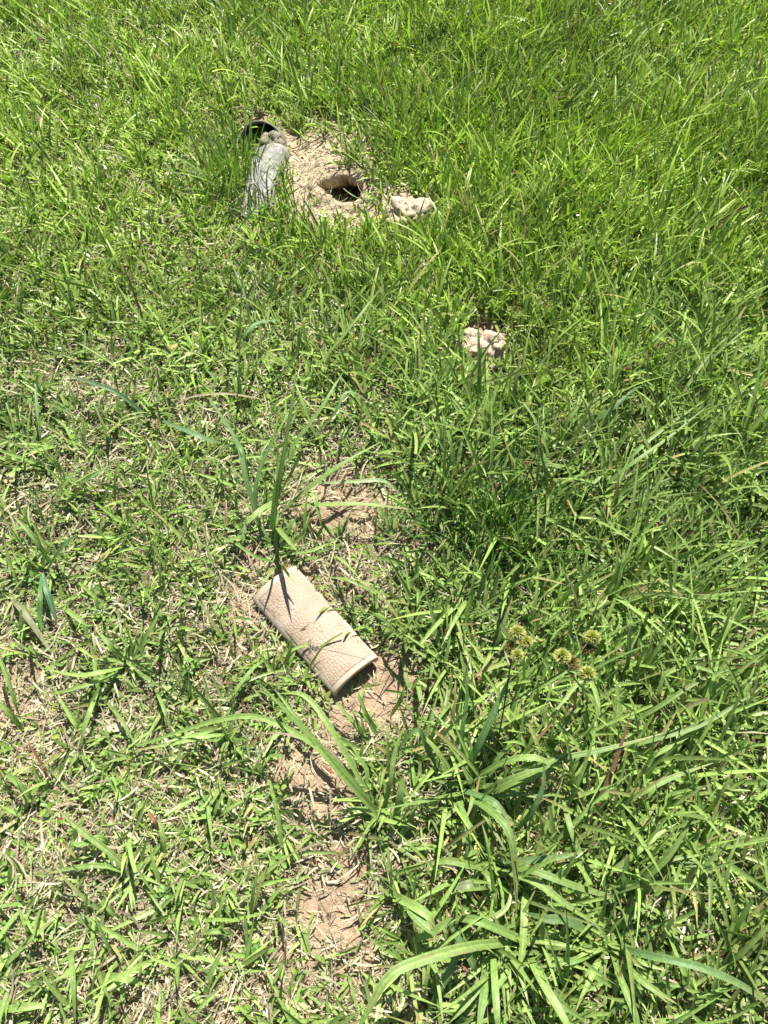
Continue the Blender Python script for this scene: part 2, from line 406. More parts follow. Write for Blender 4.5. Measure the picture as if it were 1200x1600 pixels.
# dead clippings and thatch on the soil
def thatch(n, prob, Lr, wr, zr, elr, cols, seg=2, reg=REG):
    p = scatter(n, *reg, prob); n = len(p)
    p[:, 2] += rng.uniform(zr[0], zr[1], n)
    pal = np.array(cols); c = pal[rng.integers(0, len(pal), n)] * rng.uniform(.65, 1.2, (n, 1))
    return ribbons(p, rng.uniform(0, 6.283, n), np.radians(rng.uniform(*elr, n)), rng.uniform(*Lr, n), rng.uniform(*wr, n),
                   rng.normal(.1, .4, n), rng.normal(0, .55, n), rng.normal(0, .8, n), rng.uniform(.1, .9, n), c, c * .95, nseg=seg, flat=True)
STRAW = [(.48, .415, .28), (.45, .385, .26), (.35, .29, .19), (.53, .47, .34), (.28, .22, .15), (.40, .39, .22), (.28, .33, .15)]
core_out = lambda x, y: .35 + .65 * (1 - bare(x, y))
tp = lambda x, y: np.clip(1.0 - .36 * lush(x, y) - .40 * sm(y, 1.0, 2.0) - .85 * np.clip(bare(x, y) * 1.4 - .5, 0, 1) + .1 * (noise(x, y, .05, 61) - .5), .05, 1)
TH = join([
    thatch(470000, tp, (.008, .030), (.0014, .0042), (0, .014), (-16, 26), STRAW),
    thatch(150000, lambda x, y: tp(x, y) * .9, (.018, .06), (.0014, .0044), (.002, .024), (-10, 26), STRAW, seg=3),
    thatch(60000, lambda x, y: tp(x, y) * .9, (.02, .07), (.0005, .0013), (.002, .018), (-8, 28), STRAW, seg=3),
])
o = mesh_np('dry_thatch', TH[0], TH[1], M_DEAD, colors=TH[2])
tag(o, 'pale straw clippings and dead grass lying on the soil', 'thatch', kind='stuff')

# roots and stalk ends strewn round the burrow
def round_hole(x, y):
    d = np.hypot((x - HOLE[0] + .05) / .2, (y - HOLE[1] - .02) / .34)
    return np.clip(1.2 - d, 0, 1)
_save = keep_clear
def keep_clear(x, y): return ((x - HOLE[0]) / .045) ** 2 + ((y - HOLE[1]) / .045) ** 2 < 1
RT = join([thatch(2600, round_hole, (.015, .06), (.0006, .0016), (0, .012), (-10, 35), [(.16, .12, .07), (.40, .33, .2), (.24, .19, .12), (.10, .11, .04)], seg=3, reg=(-.45, .2, 1.5, 2.35)),
           thatch(2600, round_hole, (.006, .03), (.0012, .0034), (0, .006), (-15, 20), STRAW, reg=(-.45, .2, 1.5, 2.35))])
keep_clear = _save
o = mesh_np('dry_roots', RT[0], RT[1], M_DEAD, colors=RT[2])
tag(o, 'thin brown roots and stalks strewn over the sand round the burrow', 'roots', kind='stuff')

# soil crumbs on the bare patches
def crumbs(n):
    p = scatter(n, -1.3, 1.3, -.3, 3.0, lambda x, y: np.clip(bare(x, y) * 1.3, .02, 1)); n = len(p)
    r = rng.gamma(1.4, .0014, n).clip(.0006, .009)
    o6 = np.array([[1, 0, 0], [0, 1, 0], [-1, 0, 0], [0, -1, 0], [0, 0, 1], [0, 0, -1]], float)
    V = p[:, None, :] + (o6[None] * rng.uniform(.6, 1.2, (n, 6, 1)) + rng.normal(0, .2, (n, 6, 3))) * r[:, None, None]
    t = np.array([[0, 1, 4], [1, 2, 4], [2, 3, 4], [3, 0, 4], [1, 0, 5], [2, 1, 5], [3, 2, 5], [0, 3, 5]])
    T = (np.arange(n) * 6)[:, None, None] + t[None]
    return V.reshape(-1, 3), T.reshape(-1, 3)
V, T = crumbs(60000)
o = mesh_np('soil_crumbs', V, None, M_CLOD, T=T, smooth=False)
tag(o, 'tiny dry crumbs of soil strewn over the bare patches', 'soil', kind='stuff')

# low creeping broad leaves between the grass
def weed_prob(x, y):
    left = sm(-x, -.15, .25)
    m = .10 + .75 * left * (1 - .55 * sm(y, 1.2, 2.2)) + .35 * sm(y, 1.5, 2.6) * sm(np.abs(x), .5, 1.0)
    return np.clip(m * (noise(x, y, .13, 41) * 2.0 - .45), 0, 1) * np.clip(1 - 1.15 * bare(x, y), 0, 1)
p = scatter(26000, *REG, weed_prob); n0 = len(p); k = rng.integers(3, 7, n0); idx = np.repeat(np.arange(n0), k); n = len(idx)
pp = p[idx]; pp[:, :2] += rng.normal(0, .006, (n, 2)); pp[:, 2] += rng.uniform(.004, .022, n)
c = np.array([.185, .285, .045]) * rng.uniform(.6, 1.45, (n, 1)) + rng.normal(0, .012, (n, 1)) * np.array([[1, .2, 0]])
c = np.clip(c, .01, .5)
rd = rng.random(n) < .02; c[rd] = (.25, .09, .06)
WB = ribbons(pp, rng.uniform(0, 6.283, n), np.radians(rng.uniform(-5, 45, n)), rng.uniform(.007, .016, n), rng.uniform(.0045, .009, n),
             rng.uniform(0, .7, n), np.zeros(n), rng.normal(0, .3, n), np.zeros(n), c, c, nseg=4, fold=.13, shape='leaf')
o = mesh_np('creeping_weed_cover', WB[0], WB[1], M_WEED, colors=WB[2])
tag(o, 'small bright oval leaves of creeping weeds between the grass blades', 'weeds', kind='stuff')

# ------------------------------------------------------------------ the tiles
def voronoi_relief(u, v, cell, seed):
    r = np.random.default_rng(seed)
    gu = np.floor(u / cell).astype(int); gv = np.floor(v / cell).astype(int)
    J = r.random((400, 400, 2))
    d1 = np.full(u.shape, 9.0); d2 = np.full(u.shape, 9.0)
    for a_ in (-1, 0, 1):
        for b_ in (-1, 0, 1):
            cu = gu + a_; cv = gv + b_; j = J[cu % 400, cv % 400]
            d = np.hypot(u / cell - cu - .1 - .8 * j[..., 0], v / cell - cv - .1 - .8 * j[..., 1])
            d2 = np.where(d < d1, d1, np.minimum(d2, d)); d1 = np.minimum(d1, d)
    return np.clip((d2 - d1) / .32, 0, 1)

def arch_z(t, hw, skirt, rise):      # t = across / half width
    return skirt + rise * np.sqrt(np.clip(1 - (t * .93) ** 2, 0, 1)) - rise * math.sqrt(1 - .93 ** 2)

def tile_shell(name, L, W, skirt, rise, th, mat, parent, wear=0.0, seed=1):
    hw = W / 2; nt_ = 27
    t = np.linspace(-1, 1, nt_)
    ox = t * hw; oz = arch_z(t, hw, skirt, rise)
    ix = t[::-1] * (hw - th); iz = arch_z(t[::-1], hw, skirt, rise) - th * 1.15
    prof = np.concatenate([[[-hw * 1.0, 0]], [[-hw * 1.005, skirt * .5]], [[-hw * 1.0, skirt * .9]], np.stack([ox * .985, oz], -1)[0:], [[hw, skirt * .9]], [[hw * 1.005, skirt * .5]], [[hw, 0]],
                           [[hw - th, 0]], np.stack([ix, iz], -1), [[-hw + th, 0]]])
    m_ = len(prof); nl = 44
    sL = np.concatenate([[0, .006], np.linspace(.02, .98, nl - 4), [.994, 1]]) 
    V = np.zeros((nl, m_, 3)); V[:, :, 0] = (sL[:, None] - .5) * L
    V[:, :, 1] = prof[None, :, 0]; V[:, :, 2] = prof[None, :, 1]
    sh = np.ones((nl, m_)); 
    V[0, :, 2] -= .0012; V[-1, :, 2] -= .0012
    wob = (noise(V[..., 0] * 1.0 + seed, V[..., 1] + V[..., 2], .03) - .5) * (.0012 + wear)
    V[..., 2] += wob; V[..., 1] += (noise(V[..., 0], V[..., 2] + seed * 3, .04, 4) - .5) * (.001 + wear)
    q = []
    for i in range(nl - 1):
        for j in range(m_):
            j2 = (j + 1) % m_
            q.append((i * m_ + j, (i + 1) * m_ + j, (i + 1) * m_ + j2, i * m_ + j2))
    # end faces: pair outer with inner vertices
    outer = list(range(0, 3 + nt_ + 3)); inner = list(range(3 + nt_ + 3, m_))[::-1]
    no = len(outer); ni = len(inner)
    for i, fl in ((0, 0), (nl - 1, 1)):
        b = i * m_
        for k in range(no - 1):
            a0 = min(int(round(k * (ni - 1) / (no - 1))), ni - 1); a1 = min(int(round((k + 1) * (ni - 1) / (no - 1))), ni - 1)
            f = [b + outer[k], b + outer[k + 1], b + inner[a1], b + inner[a0]]
            if a0 == a1: f = f[:3]
            q.append(tuple(f if fl == 0 else f[::-1]))
    me = bpy.data.meshes.new(name); me.from_pydata(V.reshape(-1, 3).tolist(), [], q)
    ca = me.color_attributes.new('tint', 'FLOAT_COLOR', 'POINT'); ca.data.foreach_set('color', np.ones(len(me.vertices) * 4, np.float32))
    me.polygons.foreach_set('use_smooth', [len(f.vertices) == 4 and True for f in me.polygons]); me.update()
    me.materials.append(mat)
    o = bpy.data.objects.new(name, me); col.objects.link(o); o.parent = parent
    md = o.modifiers.new('bevel', 'BEVEL'); md.width = .0012; md.segments = 2; md.limit_method = 'ANGLE'; md.angle_limit = R(50)
    return o

def tile_face(name, L, W, skirt, rise, mat, parent, cell=.0080, depth=.0012, seed=3, dirt=0.0):
    """the hammered panel: real pebbled relief standing a little proud of the shell"""
    hw = W / 2; nu, nv = (300, 130) if cell < .01 else (170, 80)
    u = np.linspace(-L / 2 + .009, L / 2 - .010, nu); t = np.linspace(-.90, .90, nv)
    U, Tt = np.meshgrid(u, t, indexing='ij')
    # rounded corners at the far end
    pinch = np.clip((U - (L / 2 - .03)) / .03, 0, 1); pin2 = np.clip((-(L / 2 - .022) - U) / .022, 0, 1)
    Tt2 = Tt * (1 - .10 * pinch ** 3)
    Y = Tt2 * hw * .985; Z = arch_z(Tt2, hw, skirt, rise)
    arc = Y * 1.0 + .35 * np.abs(Y) * Y / hw
    wu = (noise(U, arc, .02, 2) - .5) * .004; wv = (noise(U, arc, .02, 7) - .5) * .004
    r = voronoi_relief(U + 1 + wu, arc + 1 + wv, cell, seed)
    edge = np.minimum(np.minimum((1 - np.abs(Tt) / .90) / .05, (U - u[0]) / .004), (u[-1] - U) / .004).clip(0, 1)
    worn = .45 + .55 * noise(U, arc, .03, 17)
    Z = Z + (.0004 + depth * r ** .6 * worn) * edge + .0002 - .004 * (1 - edge) ** 3 + (noise(U, arc, .006, 3) - .5) * .0003
    V = np.stack([U, Y, Z], -1)
    i, j = np.meshgrid(np.arange(nu - 1), np.arange(nv - 1), indexing='ij'); a = (i * nv + j).ravel()
    Q = np.stack([a, a + nv, a + nv + 1, a + 1], -1)
    jt = np.clip(r * 1.6, 0, 1) * (1 - dirt * noise(U, arc, .012, 5))
    jt = 1 - (1 - jt) * (.55 + .45 * noise(U, arc, .025, 19)); jt = jt * (1 - .5 * sm(noise(U, arc, .018, 23) * .6 + .4 * np.abs(Tt) ** 4, .55, .8))
    C = np.repeat(jt.reshape(-1, 1), 3, 1)
    return mesh_np(name, V, Q, mat, parent, colors=C)

tile = empty('edging_tile', (TC[0], TC[1], .0), TANG)
tag(tile, 'tan arched ceramic edging tile with pebbled face lying on bare soil', 'edging tile')
# across axis +y of the tile points to the left (shadow) side
tile_shell('tile_body', TL, TW, .018, .029, .009, M_RIM, tile, seed=1, wear=.0012)
tile_face('pebbled_face', TL, TW, .018, .029, M_TILE, tile)
tile.rotation_euler = (R(-1.5), R(1.0), TANG); tile.location.z = .001

grey = empty('weathered_tile', (GC[0] + .004, GC[1] - .035, -.014), GANG)
tag(grey, 'weathered grey cracked edging tile half hidden in grass beside the burrow', 'edging tile')
tile_shell('tile_body', .30, .10, .018, .036, .010, M_GREY, grey, wear=.003, seed=5)
tile_face('cracked_face', .30, .10, .018, .036, M_GREY, grey, cell=.011, depth=.002, seed=9, dirt=.75)
grey.rotation_euler = (R(4), R(-3), GANG)

def arch_shard():
    """curved piece set on edge, hollow side towards the viewer"""
    n = 26; rr = .070; th = .0045; ln = .050
    an = np.linspace(R(-8), R(188), n)
    V = []; q = []
    r = np.random.default_rng(4)
    for i, sy in enumerate(np.linspace(0, 1, 7)):
        for rad in (rr, rr - th):
            for a_ in an:
                w_ = (noise(a_ * .1, sy * .1, .03) - .5) * .003
                V.append(((rad + w_) * math.cos(a_), sy * ln + (noise(a_ * .05, .3, .02) - .5) * .008 * (1 if i in (0, 6) else 0), (rad + w_) * math.sin(a_)))
    for i in range(6):
        for k in range(n - 1):
            b = i * 2 * n; c = (i + 1) * 2 * n
            q.append((b + k, b + k + 1, c + k + 1, c + k)); q.append((b + n + k, c + n + k, c + n + k + 1, b + n + k + 1))
        b = i * 2 * n; c = (i + 1) * 2 * n
        q.append((b, c, c + n, b + n)); q.append((b + n - 1, b + 2 * n - 1, c + 2 * n - 1, c + n - 1))
    for b in (0, 12 * n):
        for k in range(n - 1): q.append((b + k, b + n + k, b + n + k + 1, b + k + 1))
    # closed at the back: the hollow end of the piece
    b = 12 * n + n; c0 = len(V); V.append((0, ln, 0.02))
    T = [(b + k, b + k + 1, c0) for k in range(n - 1)]
    return mesh_np('arched_shard', np.array(V), q, M_SHARD, T=T, colors=np.ones((len(V), 3)) * .8)
sh = arch_shard(); s0 = at(409, 223)
sh.location = (s0[0] + .0, s0[1] - .030, .007); sh.rotation_euler = (R(-38), R(6), R(-14))
tag(sh, 'olive grey arched tile end standing hollow side out behind the weathered tile', 'tile shard')

# ------------------------------------------------------------------ clods of wrinkled mud
def lump(name, r, parent, loc, mat, seed, sq=.85):
    rr = np.random.default_rng(seed)
    nu, nv = 18, 11
    th = np.linspace(0, 2 * np.pi, nu, endpoint=False); ph = np.linspace(.12, np.pi - .12, nv)
    TH_, PH = np.meshgrid(th, ph)
    k1, k2, k3 = rr.uniform(0, 6.28, 3)
    rad = 1 + .16 * np.sin(2 * TH_ + k1) * np.sin(PH) + .12 * np.sin(3 * TH_ + k2 + 2 * PH) + .10 * np.sin(5 * PH + k3) + rr.normal(0, .075, TH_.shape)
    s = np.array(r) * np.array([1, 1, sq])
    V = np.stack([rad * np.sin(PH) * np.cos(TH_) * s[0], rad * np.sin(PH) * np.sin(TH_) * s[1], rad * np.cos(PH) * s[2]], -1).reshape(-1, 3)
    q = [(i * nu + j, (i + 1) * nu + j, (i + 1) * nu + (j + 1) % nu, i * nu + (j + 1) % nu) for i in range(nv - 1) for j in range(nu)]
    V = np.concatenate([V, [[0, 0, s[2]], [0, 0, -s[2]]]]); n = nu * nv
    T = [(n, j, (j + 1) % nu) for j in range(nu)] + [(n + 1, (nv - 1) * nu + (j + 1) % nu, (nv - 1) * nu + j) for j in range(nu)]
    o = mesh_np(name, V, q, mat, parent, T=T)
    o.location = loc; o.rotation_euler = tuple(rr.uniform(-.4, .4, 2)) + (rr.uniform(0, 6.28),)
    return o
def clod(name, px, py, lumps, label, mat, z0=.018, cat='clod', sc_=1.0):
    c = at(px, py, z0); root = empty(name, (c[0], c[1], 0))
    tag(root, label, cat, group='dry mud clods in the grass' if name == 'mud_clod' else None)
    for i, (lx, ly, lz, r) in enumerate(lumps):
        lump('lump', (r * sc_ * rng.uniform(1.1, 1.5), r * sc_ * rng.uniform(.9, 1.3), r * sc_), root, (lx * sc_, ly * sc_, lz * sc_), mat, 100 + i + int(px))
    return root
PK = 1.0 / 780
clod('mud_clod', 756, 530, [(-.026, .020, .022, .012), (-.017, .012, .026, .011), (-.029, .006, .020, .012), (-.026, -.008, .018, .013), (-.012, -.004, .020, .012),
      (-.032, -.018, .014, .011), (-.018, -.020, .016, .013), (.002, -.016, .018, .014), (.004, .008, .024, .013), (.022, .004, .024, .019), (.032, -.010, .020, .015),
      (.018, -.020, .016, .014), (.030, -.024, .012, .012), (.000, .000, .006, .026), (.020, -.008, .006, .024), (-.018, .000, .006, .024), (.010, -.032, .009, .010)],
      'pinkish tan clod of wrinkled dry mud lumps in the middle of the lawn', M_CLOD, sc_=1.15, z0=.034)
clod('mud_clod', 634, 326, [(-.018, .018, .026, .017), (-.034, .006, .018, .014), (.006, .020, .024, .014), (.026, .008, .022, .021), (.038, -.006, .016, .016), (.012, -.004, .016, .018),
      (-.010, .002, .016, .018), (-.030, -.010, .010, .015), (.000, -.018, .010, .015), (.024, -.016, .010, .016)],
      'pale tan clod of dry mud just right of the burrow hole', M_CLOD, sc_=1.18, z0=.036)
cl3 = clod('earth_clod', 424, 218, [(-.012, 0, .026, .020), (.006, .006, .032, .018), (.018, -.004, .022, .018), (.002, -.010, .016, .020), (.022, -.014, .010, .014)],
      'grey brown clod of earth sitting inside the arched tile end', M_CLOD2, z0=.03, sc_=1.0)

# ------------------------------------------------------------------ single leaves along measured curves
def catmull(P, n):
    P = np.asarray(P, float)
    if len(P) == 2: P = np.array([P[0], (P[0] + P[1]) / 2 + [0, 0, .0], P[1]])
    E_ = np.concatenate([[2 * P[0] - P[1]], P, [2 * P[-1] - P[-2]]])
    out = []; m_ = len(P) - 1
    for u in np.linspace(0, m_, n):
        i = min(int(u), m_ - 1); f = u - i; a_, b_, c_, d_ = E_[i:i + 4]
        out.append(.5 * ((2 * b_) + (-a_ + c_) * f + (2 * a_ - 5 * b_ + 4 * c_ - d_) * f * f + (-a_ + 3 * b_ - 3 * c_ + d_) * f ** 3))
    return np.array(out)

def leaf(parent, pts, w, tint, tip=None, name='leaf_blade', twist=(.0, .3), fold=.10, seg=16, tipw=.03, roll=0.0, basew=.6, mat=None):
    """pts = real places; a grooved leaf of 5 vertices across"""
    P = catmull(pts, seg + 1)
    o0 = np.array(parent.location)
    tan = np.gradient(P, axis=0); tan /= np.linalg.norm(tan, axis=1)[:, None] + 1e-9
    s = np.linspace(0, 1, seg + 1)
    side = np.cross(tan, np.array([0, 0, 1.0])); nn = np.linalg.norm(side, axis=1)
    bad = nn < .15
    ref = np.array([math.cos(roll * 5), math.sin(roll * 5), 0])
    side[bad] = np.cross(tan[bad], np.cross(ref, tan[bad])) if bad.any() else side[bad]
    side /= np.linalg.norm(side, axis=1)[:, None] + 1e-9
    nrm = np.cross(side, tan)
    t = (twist[0] + (twist[1] - twist[0]) * s)[:, None]
    sd = side * np.cos(t) + nrm * np.sin(t); nr = np.cross(sd, tan)
    prof = np.minimum(1, basew + (1 - basew) * s / .25) * (1 - (1 - tipw) * np.clip((s - .5) / .5, 0, 1) ** 1.7)
    ww = (w / 2 * prof)[:, None]
    ww = ww * (1 + .025 * np.sin(s * 9 + w * 7000) * np.clip(s * 3, 0, 1))[:, None]
    A_ = 9; acr = np.linspace(-1, 1, A_); lift = (1.25 * np.abs(acr) - .35 * acr ** 2) * fold * 2 + rng.normal(0, .012, A_)
    V = P[:, None, :] + sd[:, None, :] * (ww * acr[None])[..., None] + nr[:, None, :] * (ww * lift[None])[..., None]
    V = V.reshape(-1, 3) - o0
    a = (np.arange(seg)[:, None] * A_ + np.arange(A_ - 1)[None]).ravel()
    Q = np.stack([a, a + 1, a + A_ + 1, a + A_], -1)
    tint = np.array(tint, float)
    if tip is None: tip = tint if rng.random() < .55 else np.array([.30, .25, .12])
    tip = np.array(tip, float)
    k = (s ** 7)[:, None]
    C = (tint * (1 - k) + tip * k) * (1 + .05 * np.sin(s * 4 + w * 9000))[:, None]
    b0 = np.clip(1 - s / .12, 0, 1)[:, None] * .5; C = C * (1 - b0) + np.array([.17, .19, .10]) * b0
    C = np.repeat(C[:, None], A_, 1) * rng.normal(1, .09, (1, A_, 1)); C[:, A_ // 2] *= 1.3
    sp_ = rng.random((seg + 1, A_)) < .03; C[sp_] = (.28, .22, .11)
    return mesh_np(name, V, Q, mat or M_WIDE, parent, colors=C)

BLUE = (.130, .220, .075); MID = (.158, .248, .062); LITE = (.215, .312, .085); DARK = (.075, .150, .035); PALE = (.24, .30, .15); PURP = (.26, .20, .16); TIPB = (.32, .25, .14)
def plant(name, px, py, label, cat, leaves, group=None, extra=0, ext=(.05, .11, .004, .007), etint=MID, spread=None):
    c = at(px, py); z = float(ground_z(c[0], c[1])); root = empty(name, (c[0], c[1], z))
    tag(root, label, cat, group)
    for L_ in leaves:
        pts, w, tint = L_[:3]; kw = L_[3] if len(L_) > 3 else {}
        P = [at(p_[0], p_[1], p_[2] * 1.2 + (.016 if k_ > 0 else 0)) for k_, p_ in enumerate(pts)]
        for q_ in P: q_[2] = max(q_[2], float(ground_z(q_[0], q_[1])) + .002)
        t = np.array(tint) * rng.uniform(.88, 1.14)
        kw = dict(dict(twist=(rng.normal(0, .15), rng.normal(0, .35)), tipw=.03 if rng.random() < .6 else rng.uniform(.15, .5)), **kw)
        leaf(root, P, w * 1.12e-3, t, **kw)
    for k in range(extra):
        a_ = rng.uniform(0, 6.283) if spread is None else rng.normal(spread[0], spread[1])
        Ln = rng.uniform(ext[0], ext[1]); e0 = rng.uniform(.5, 1.25)
        b_ = c + np.array([rng.normal(0, .006), rng.normal(0, .006), z])
        pts = [b_]; e = e0; d = b_.copy()
        for q_ in range(4):
            d = d + Ln / 4 * np.array([math.cos(a_) * math.cos(e), math.sin(a_) * math.cos(e), math.sin(e)]); e -= rng.uniform(.1, .4); a_ += rng.normal(0, .08)
            dd = d.copy(); dd[2] = max(dd[2], float(ground_z(dd[0], dd[1])) + .002); pts.append(dd)
        leaf(root, pts, rng.uniform(ext[2], ext[3]), np.array(etint) * rng.uniform(.7, 1.3), twist=(rng.normal(0, .2), rng.normal(0, .5)), seg=10,
             tip=TIPB if rng.random() < .2 else None)
    return root

TG = 'wide leaved grass tufts standing above the lawn'
plant('grass_tuft', 428, 862, 'tall wide leaved grass tuft rising behind the far end of the tan tile', 'grass tuft', [
    ([(425, 850, 0), (435, 760, .10), (455, 640, .20), (463, 570, .24)], 8, MID),
    ([(420, 850, 0), (440, 730, .10), (500, 640, .16), (537, 580, .17)], 8, MID),
    ([(440, 800, .02), (480, 765, .05), (530, 728, .07), (596, 690, .07)], 11, MID, dict(twist=(.3, .1))),
    ([(446, 792, .02), (500, 789, .05), (570, 788, .055), (640, 796, .03)], 10.5, LITE, dict(tip=PURP)),
    ([(478, 768, .05), (490, 775, .055), (497, 798, .045), (503, 826, .02)], 8, LITE, dict(tip=PALE)),
    ([(500, 755, .03), (560, 752, .05), (600, 752, .045), (625, 772, .02)], 7.5, PALE, dict(tip=PURP)),
    ([(436, 780, .03), (410, 795, .05), (388, 815, .05), (384, 825, .04)], 11, LITE),
    ([(384, 815, .04), (380, 840, .02), (377, 855, .01)], 8, BLUE),
    ([(438, 770, .03), (455, 740, .06), (470, 710, .10), (474, 698, .12)], 9, MID),
    ([(474, 705, .11), (466, 697, .115), (452, 688, .10)], 6, LITE),
    ([(402, 830, 0), (400, 760, .05), (420, 700, .09), (438, 680, .11)], 9, BLUE),
    ([(415, 860, 0), (385, 750, .08), (370, 690, .11), (327, 622, .15)], 8.5, BLUE),
    ([(372, 690, .11), (378, 705, .105), (386, 735, .08), (389, 752, .06)], 7, BLUE),
    ([(436, 800, 0), (434, 760, .03), (434, 720, .06), (434, 698, .08)], 6, LITE),
    ([(470, 700, .02), (520, 650, .10), (545, 612, .12), (592, 640, .08)], 6, BLUE, dict(tip=PURP)),
    ([(430, 870, 0), (470, 840, .03), (478, 820, .05), (484, 800, .06)], 6, LITE),
    ([(440, 868, 0), (480, 862, .02), (500, 855, .025), (514, 848, .02)], 6, LITE),
    ([(437, 880, 0), (400, 870, .03), (370, 850, .03), (345, 838, .02)], 6, MID),
    ([(437, 880, 0), (445, 890, .045), (452, 900, .05), (464, 917, .05)], 5, LITE),
    ([(432, 885, 0), (425, 893, .045), (416, 905, .055), (404, 925, .052)], 4, MID),
], TG, extra=16, spread=(1.6, 1.3))
# the stalk leaf that throws its shadow along the tile
# the upright leaf that throws its long shadow down the tile
tuftC = [o_ for o_ in bpy.data.objects if o_.name == 'grass_tuft'][0]
def cast(px, py, z0, z):
    q_ = at(px, py, z0); k_ = (z - z0) / sdir.z; return q_ + np.array([sdir.x * k_, sdir.y * k_, z - z0])
leaf(tuftC, [at(428, 822, 0), (at(428, 822, 0) + cast(432, 860, .02, .07)) / 2, cast(436, 880, .03, .09), cast(447, 925, .045, .14), cast(457, 966, .045, .17)], .011, MID, twist=(.2, .2), tipw=.02)
plant('grass_tuft', 590, 1275, 'grass tuft with long leaves sweeping back to the front end of the tan tile', 'grass tuft', [
    ([(600, 1282, 0), (545, 1215, .07), (470, 1135, .13), (403, 1065, .17)], 9.5, MID),
    ([(604, 1285, 0), (560, 1240, .06), (500, 1170, .11), (434, 1082, .13)], 9, LITE),
    ([(585, 1262, 0), (520, 1190, .05), (470, 1150, .08), (400, 1120, .09), (330, 1128, .07), (215, 1165, .02)], 9, LITE),
    ([(590, 1270, 0), (530, 1160, .06), (480, 1090, .07), (436, 1083, .06)], 9, LITE),
    ([(600, 1270, 0), (610, 1220, .05), (618, 1170, .07), (634, 1128, .08)], 7, MID),
    ([(580, 1250, 0), (520, 1180, .05), (460, 1150, .07), (400, 1145, .05)], 6, PURP, dict(tip=TIPB)),
    ([(618, 1290, 0), (624, 1250, .04), (630, 1215, .06)], 11, LITE),
    ([(610, 1300, 0), (570, 1265, .03), (520, 1270, .03)], 6, LITE),
], TG, extra=8)
plant('grass_tuft', 735, 1232, 'large spreading tuft of broad blue green leaves right of the tan tile', 'grass tuft', [
    ([(725, 1210, 0), (745, 1170, .06), (775, 1105, .11), (800, 1050, .14)], 11, BLUE),
    ([(735, 1218, 0), (790, 1190, .06), (835, 1184, .08), (868, 1198, .06), (900, 1215, .04)], 10, LITE),
    ([(745, 1245, 0), (790, 1222, .05), (840, 1202, .07), (905, 1165, .06)], 13, MID),
    ([(748, 1243, 0), (800, 1225, .04), (850, 1205, .05), (878, 1190, .05)], 13, LITE),
    ([(715, 1238, 0), (760, 1262, .05), (795, 1300, .07), (805, 1360, .05), (807, 1430, .02)], 12, MID),
    ([(706, 1230, 0), (745, 1242, .03), (775, 1255, .05), (800, 1290, .04)], 9, BLUE),
    ([(713, 1245, 0), (728, 1282, .05), (732, 1320, .05), (722, 1355, .02)], 9.5, MID),
    ([(738, 1246, 0), (790, 1243, .03), (850, 1243, .03), (880, 1242, .02)], 4.5, BLUE),
    ([(870, 1108, .10), (915, 1060, .07), (935, 1110, .10), (905, 1160, .06)], 7, LITE),
    ([(800, 1305, 0), (830, 1270, .05), (848, 1230, .08), (850, 1185, .10)], 8, BLUE),
    ([(720, 1225, 0), (690, 1185, .03), (680, 1170, .04), (660, 1150, .05), (640, 1138, .05)], 9, LITE),
    ([(760, 1215, 0), (850, 1190, .05), (950, 1170, .07), (1040, 1145, .07)], 9, MID),
    ([(700, 1220, 0), (670, 1175, .03), (650, 1140, .07), (605, 1195, .02)], 8, BLUE),
    ([(730, 1215, 0), (722, 1150, .06), (730, 1090, .10), (726, 1050, .12)], 7, BLUE),
], TG, extra=30, ext=(.07, .15, .006, .010))
plant('grass_tuft', 770, 1372, 'grass tuft with flat broad leaves fanning right below the largest tuft', 'grass tuft', [
    ([(755, 1352, 0), (820, 1345, .03), (870, 1340, .04), (915, 1330, .03)], 10.5, BLUE),
    ([(770, 1352, 0), (830, 1360, .04), (900, 1385, .04), (985, 1410, .01)], 11, MID),
    ([(760, 1355, 0), (830, 1375, .04), (880, 1410, .04), (940, 1450, .02)], 12, LITE),
    ([(770, 1360, 0), (735, 1352, .03), (700, 1345, .035), (668, 1350, .02)], 11, LITE),
    ([(745, 1355, 0), (762, 1368, .03), (772, 1400, .03), (765, 1420, .01)], 9, LITE),
    ([(754, 1384, .0), (735, 1383, .03), (710, 1386, .02)], 14, PALE, dict(tipw=.6)),
    ([(825, 1372, 0), (820, 1410, .02), (818, 1450, .03), (812, 1520, .02), (798, 1560, .01)], 11, LITE),
    ([(880, 1247, .02), (890, 1290, .03), (905, 1330, .02), (920, 1355, .01)], 9, LITE, dict(tip=TIPB)),
    ([(880, 1345, 0), (930, 1320, .01), (950, 1325, .005)], 4, PURP),
    ([(700, 1400, 0), (740, 1440, .03), (790, 1420, .03), (800, 1380, .02)], 8, LITE),
], TG, extra=14)
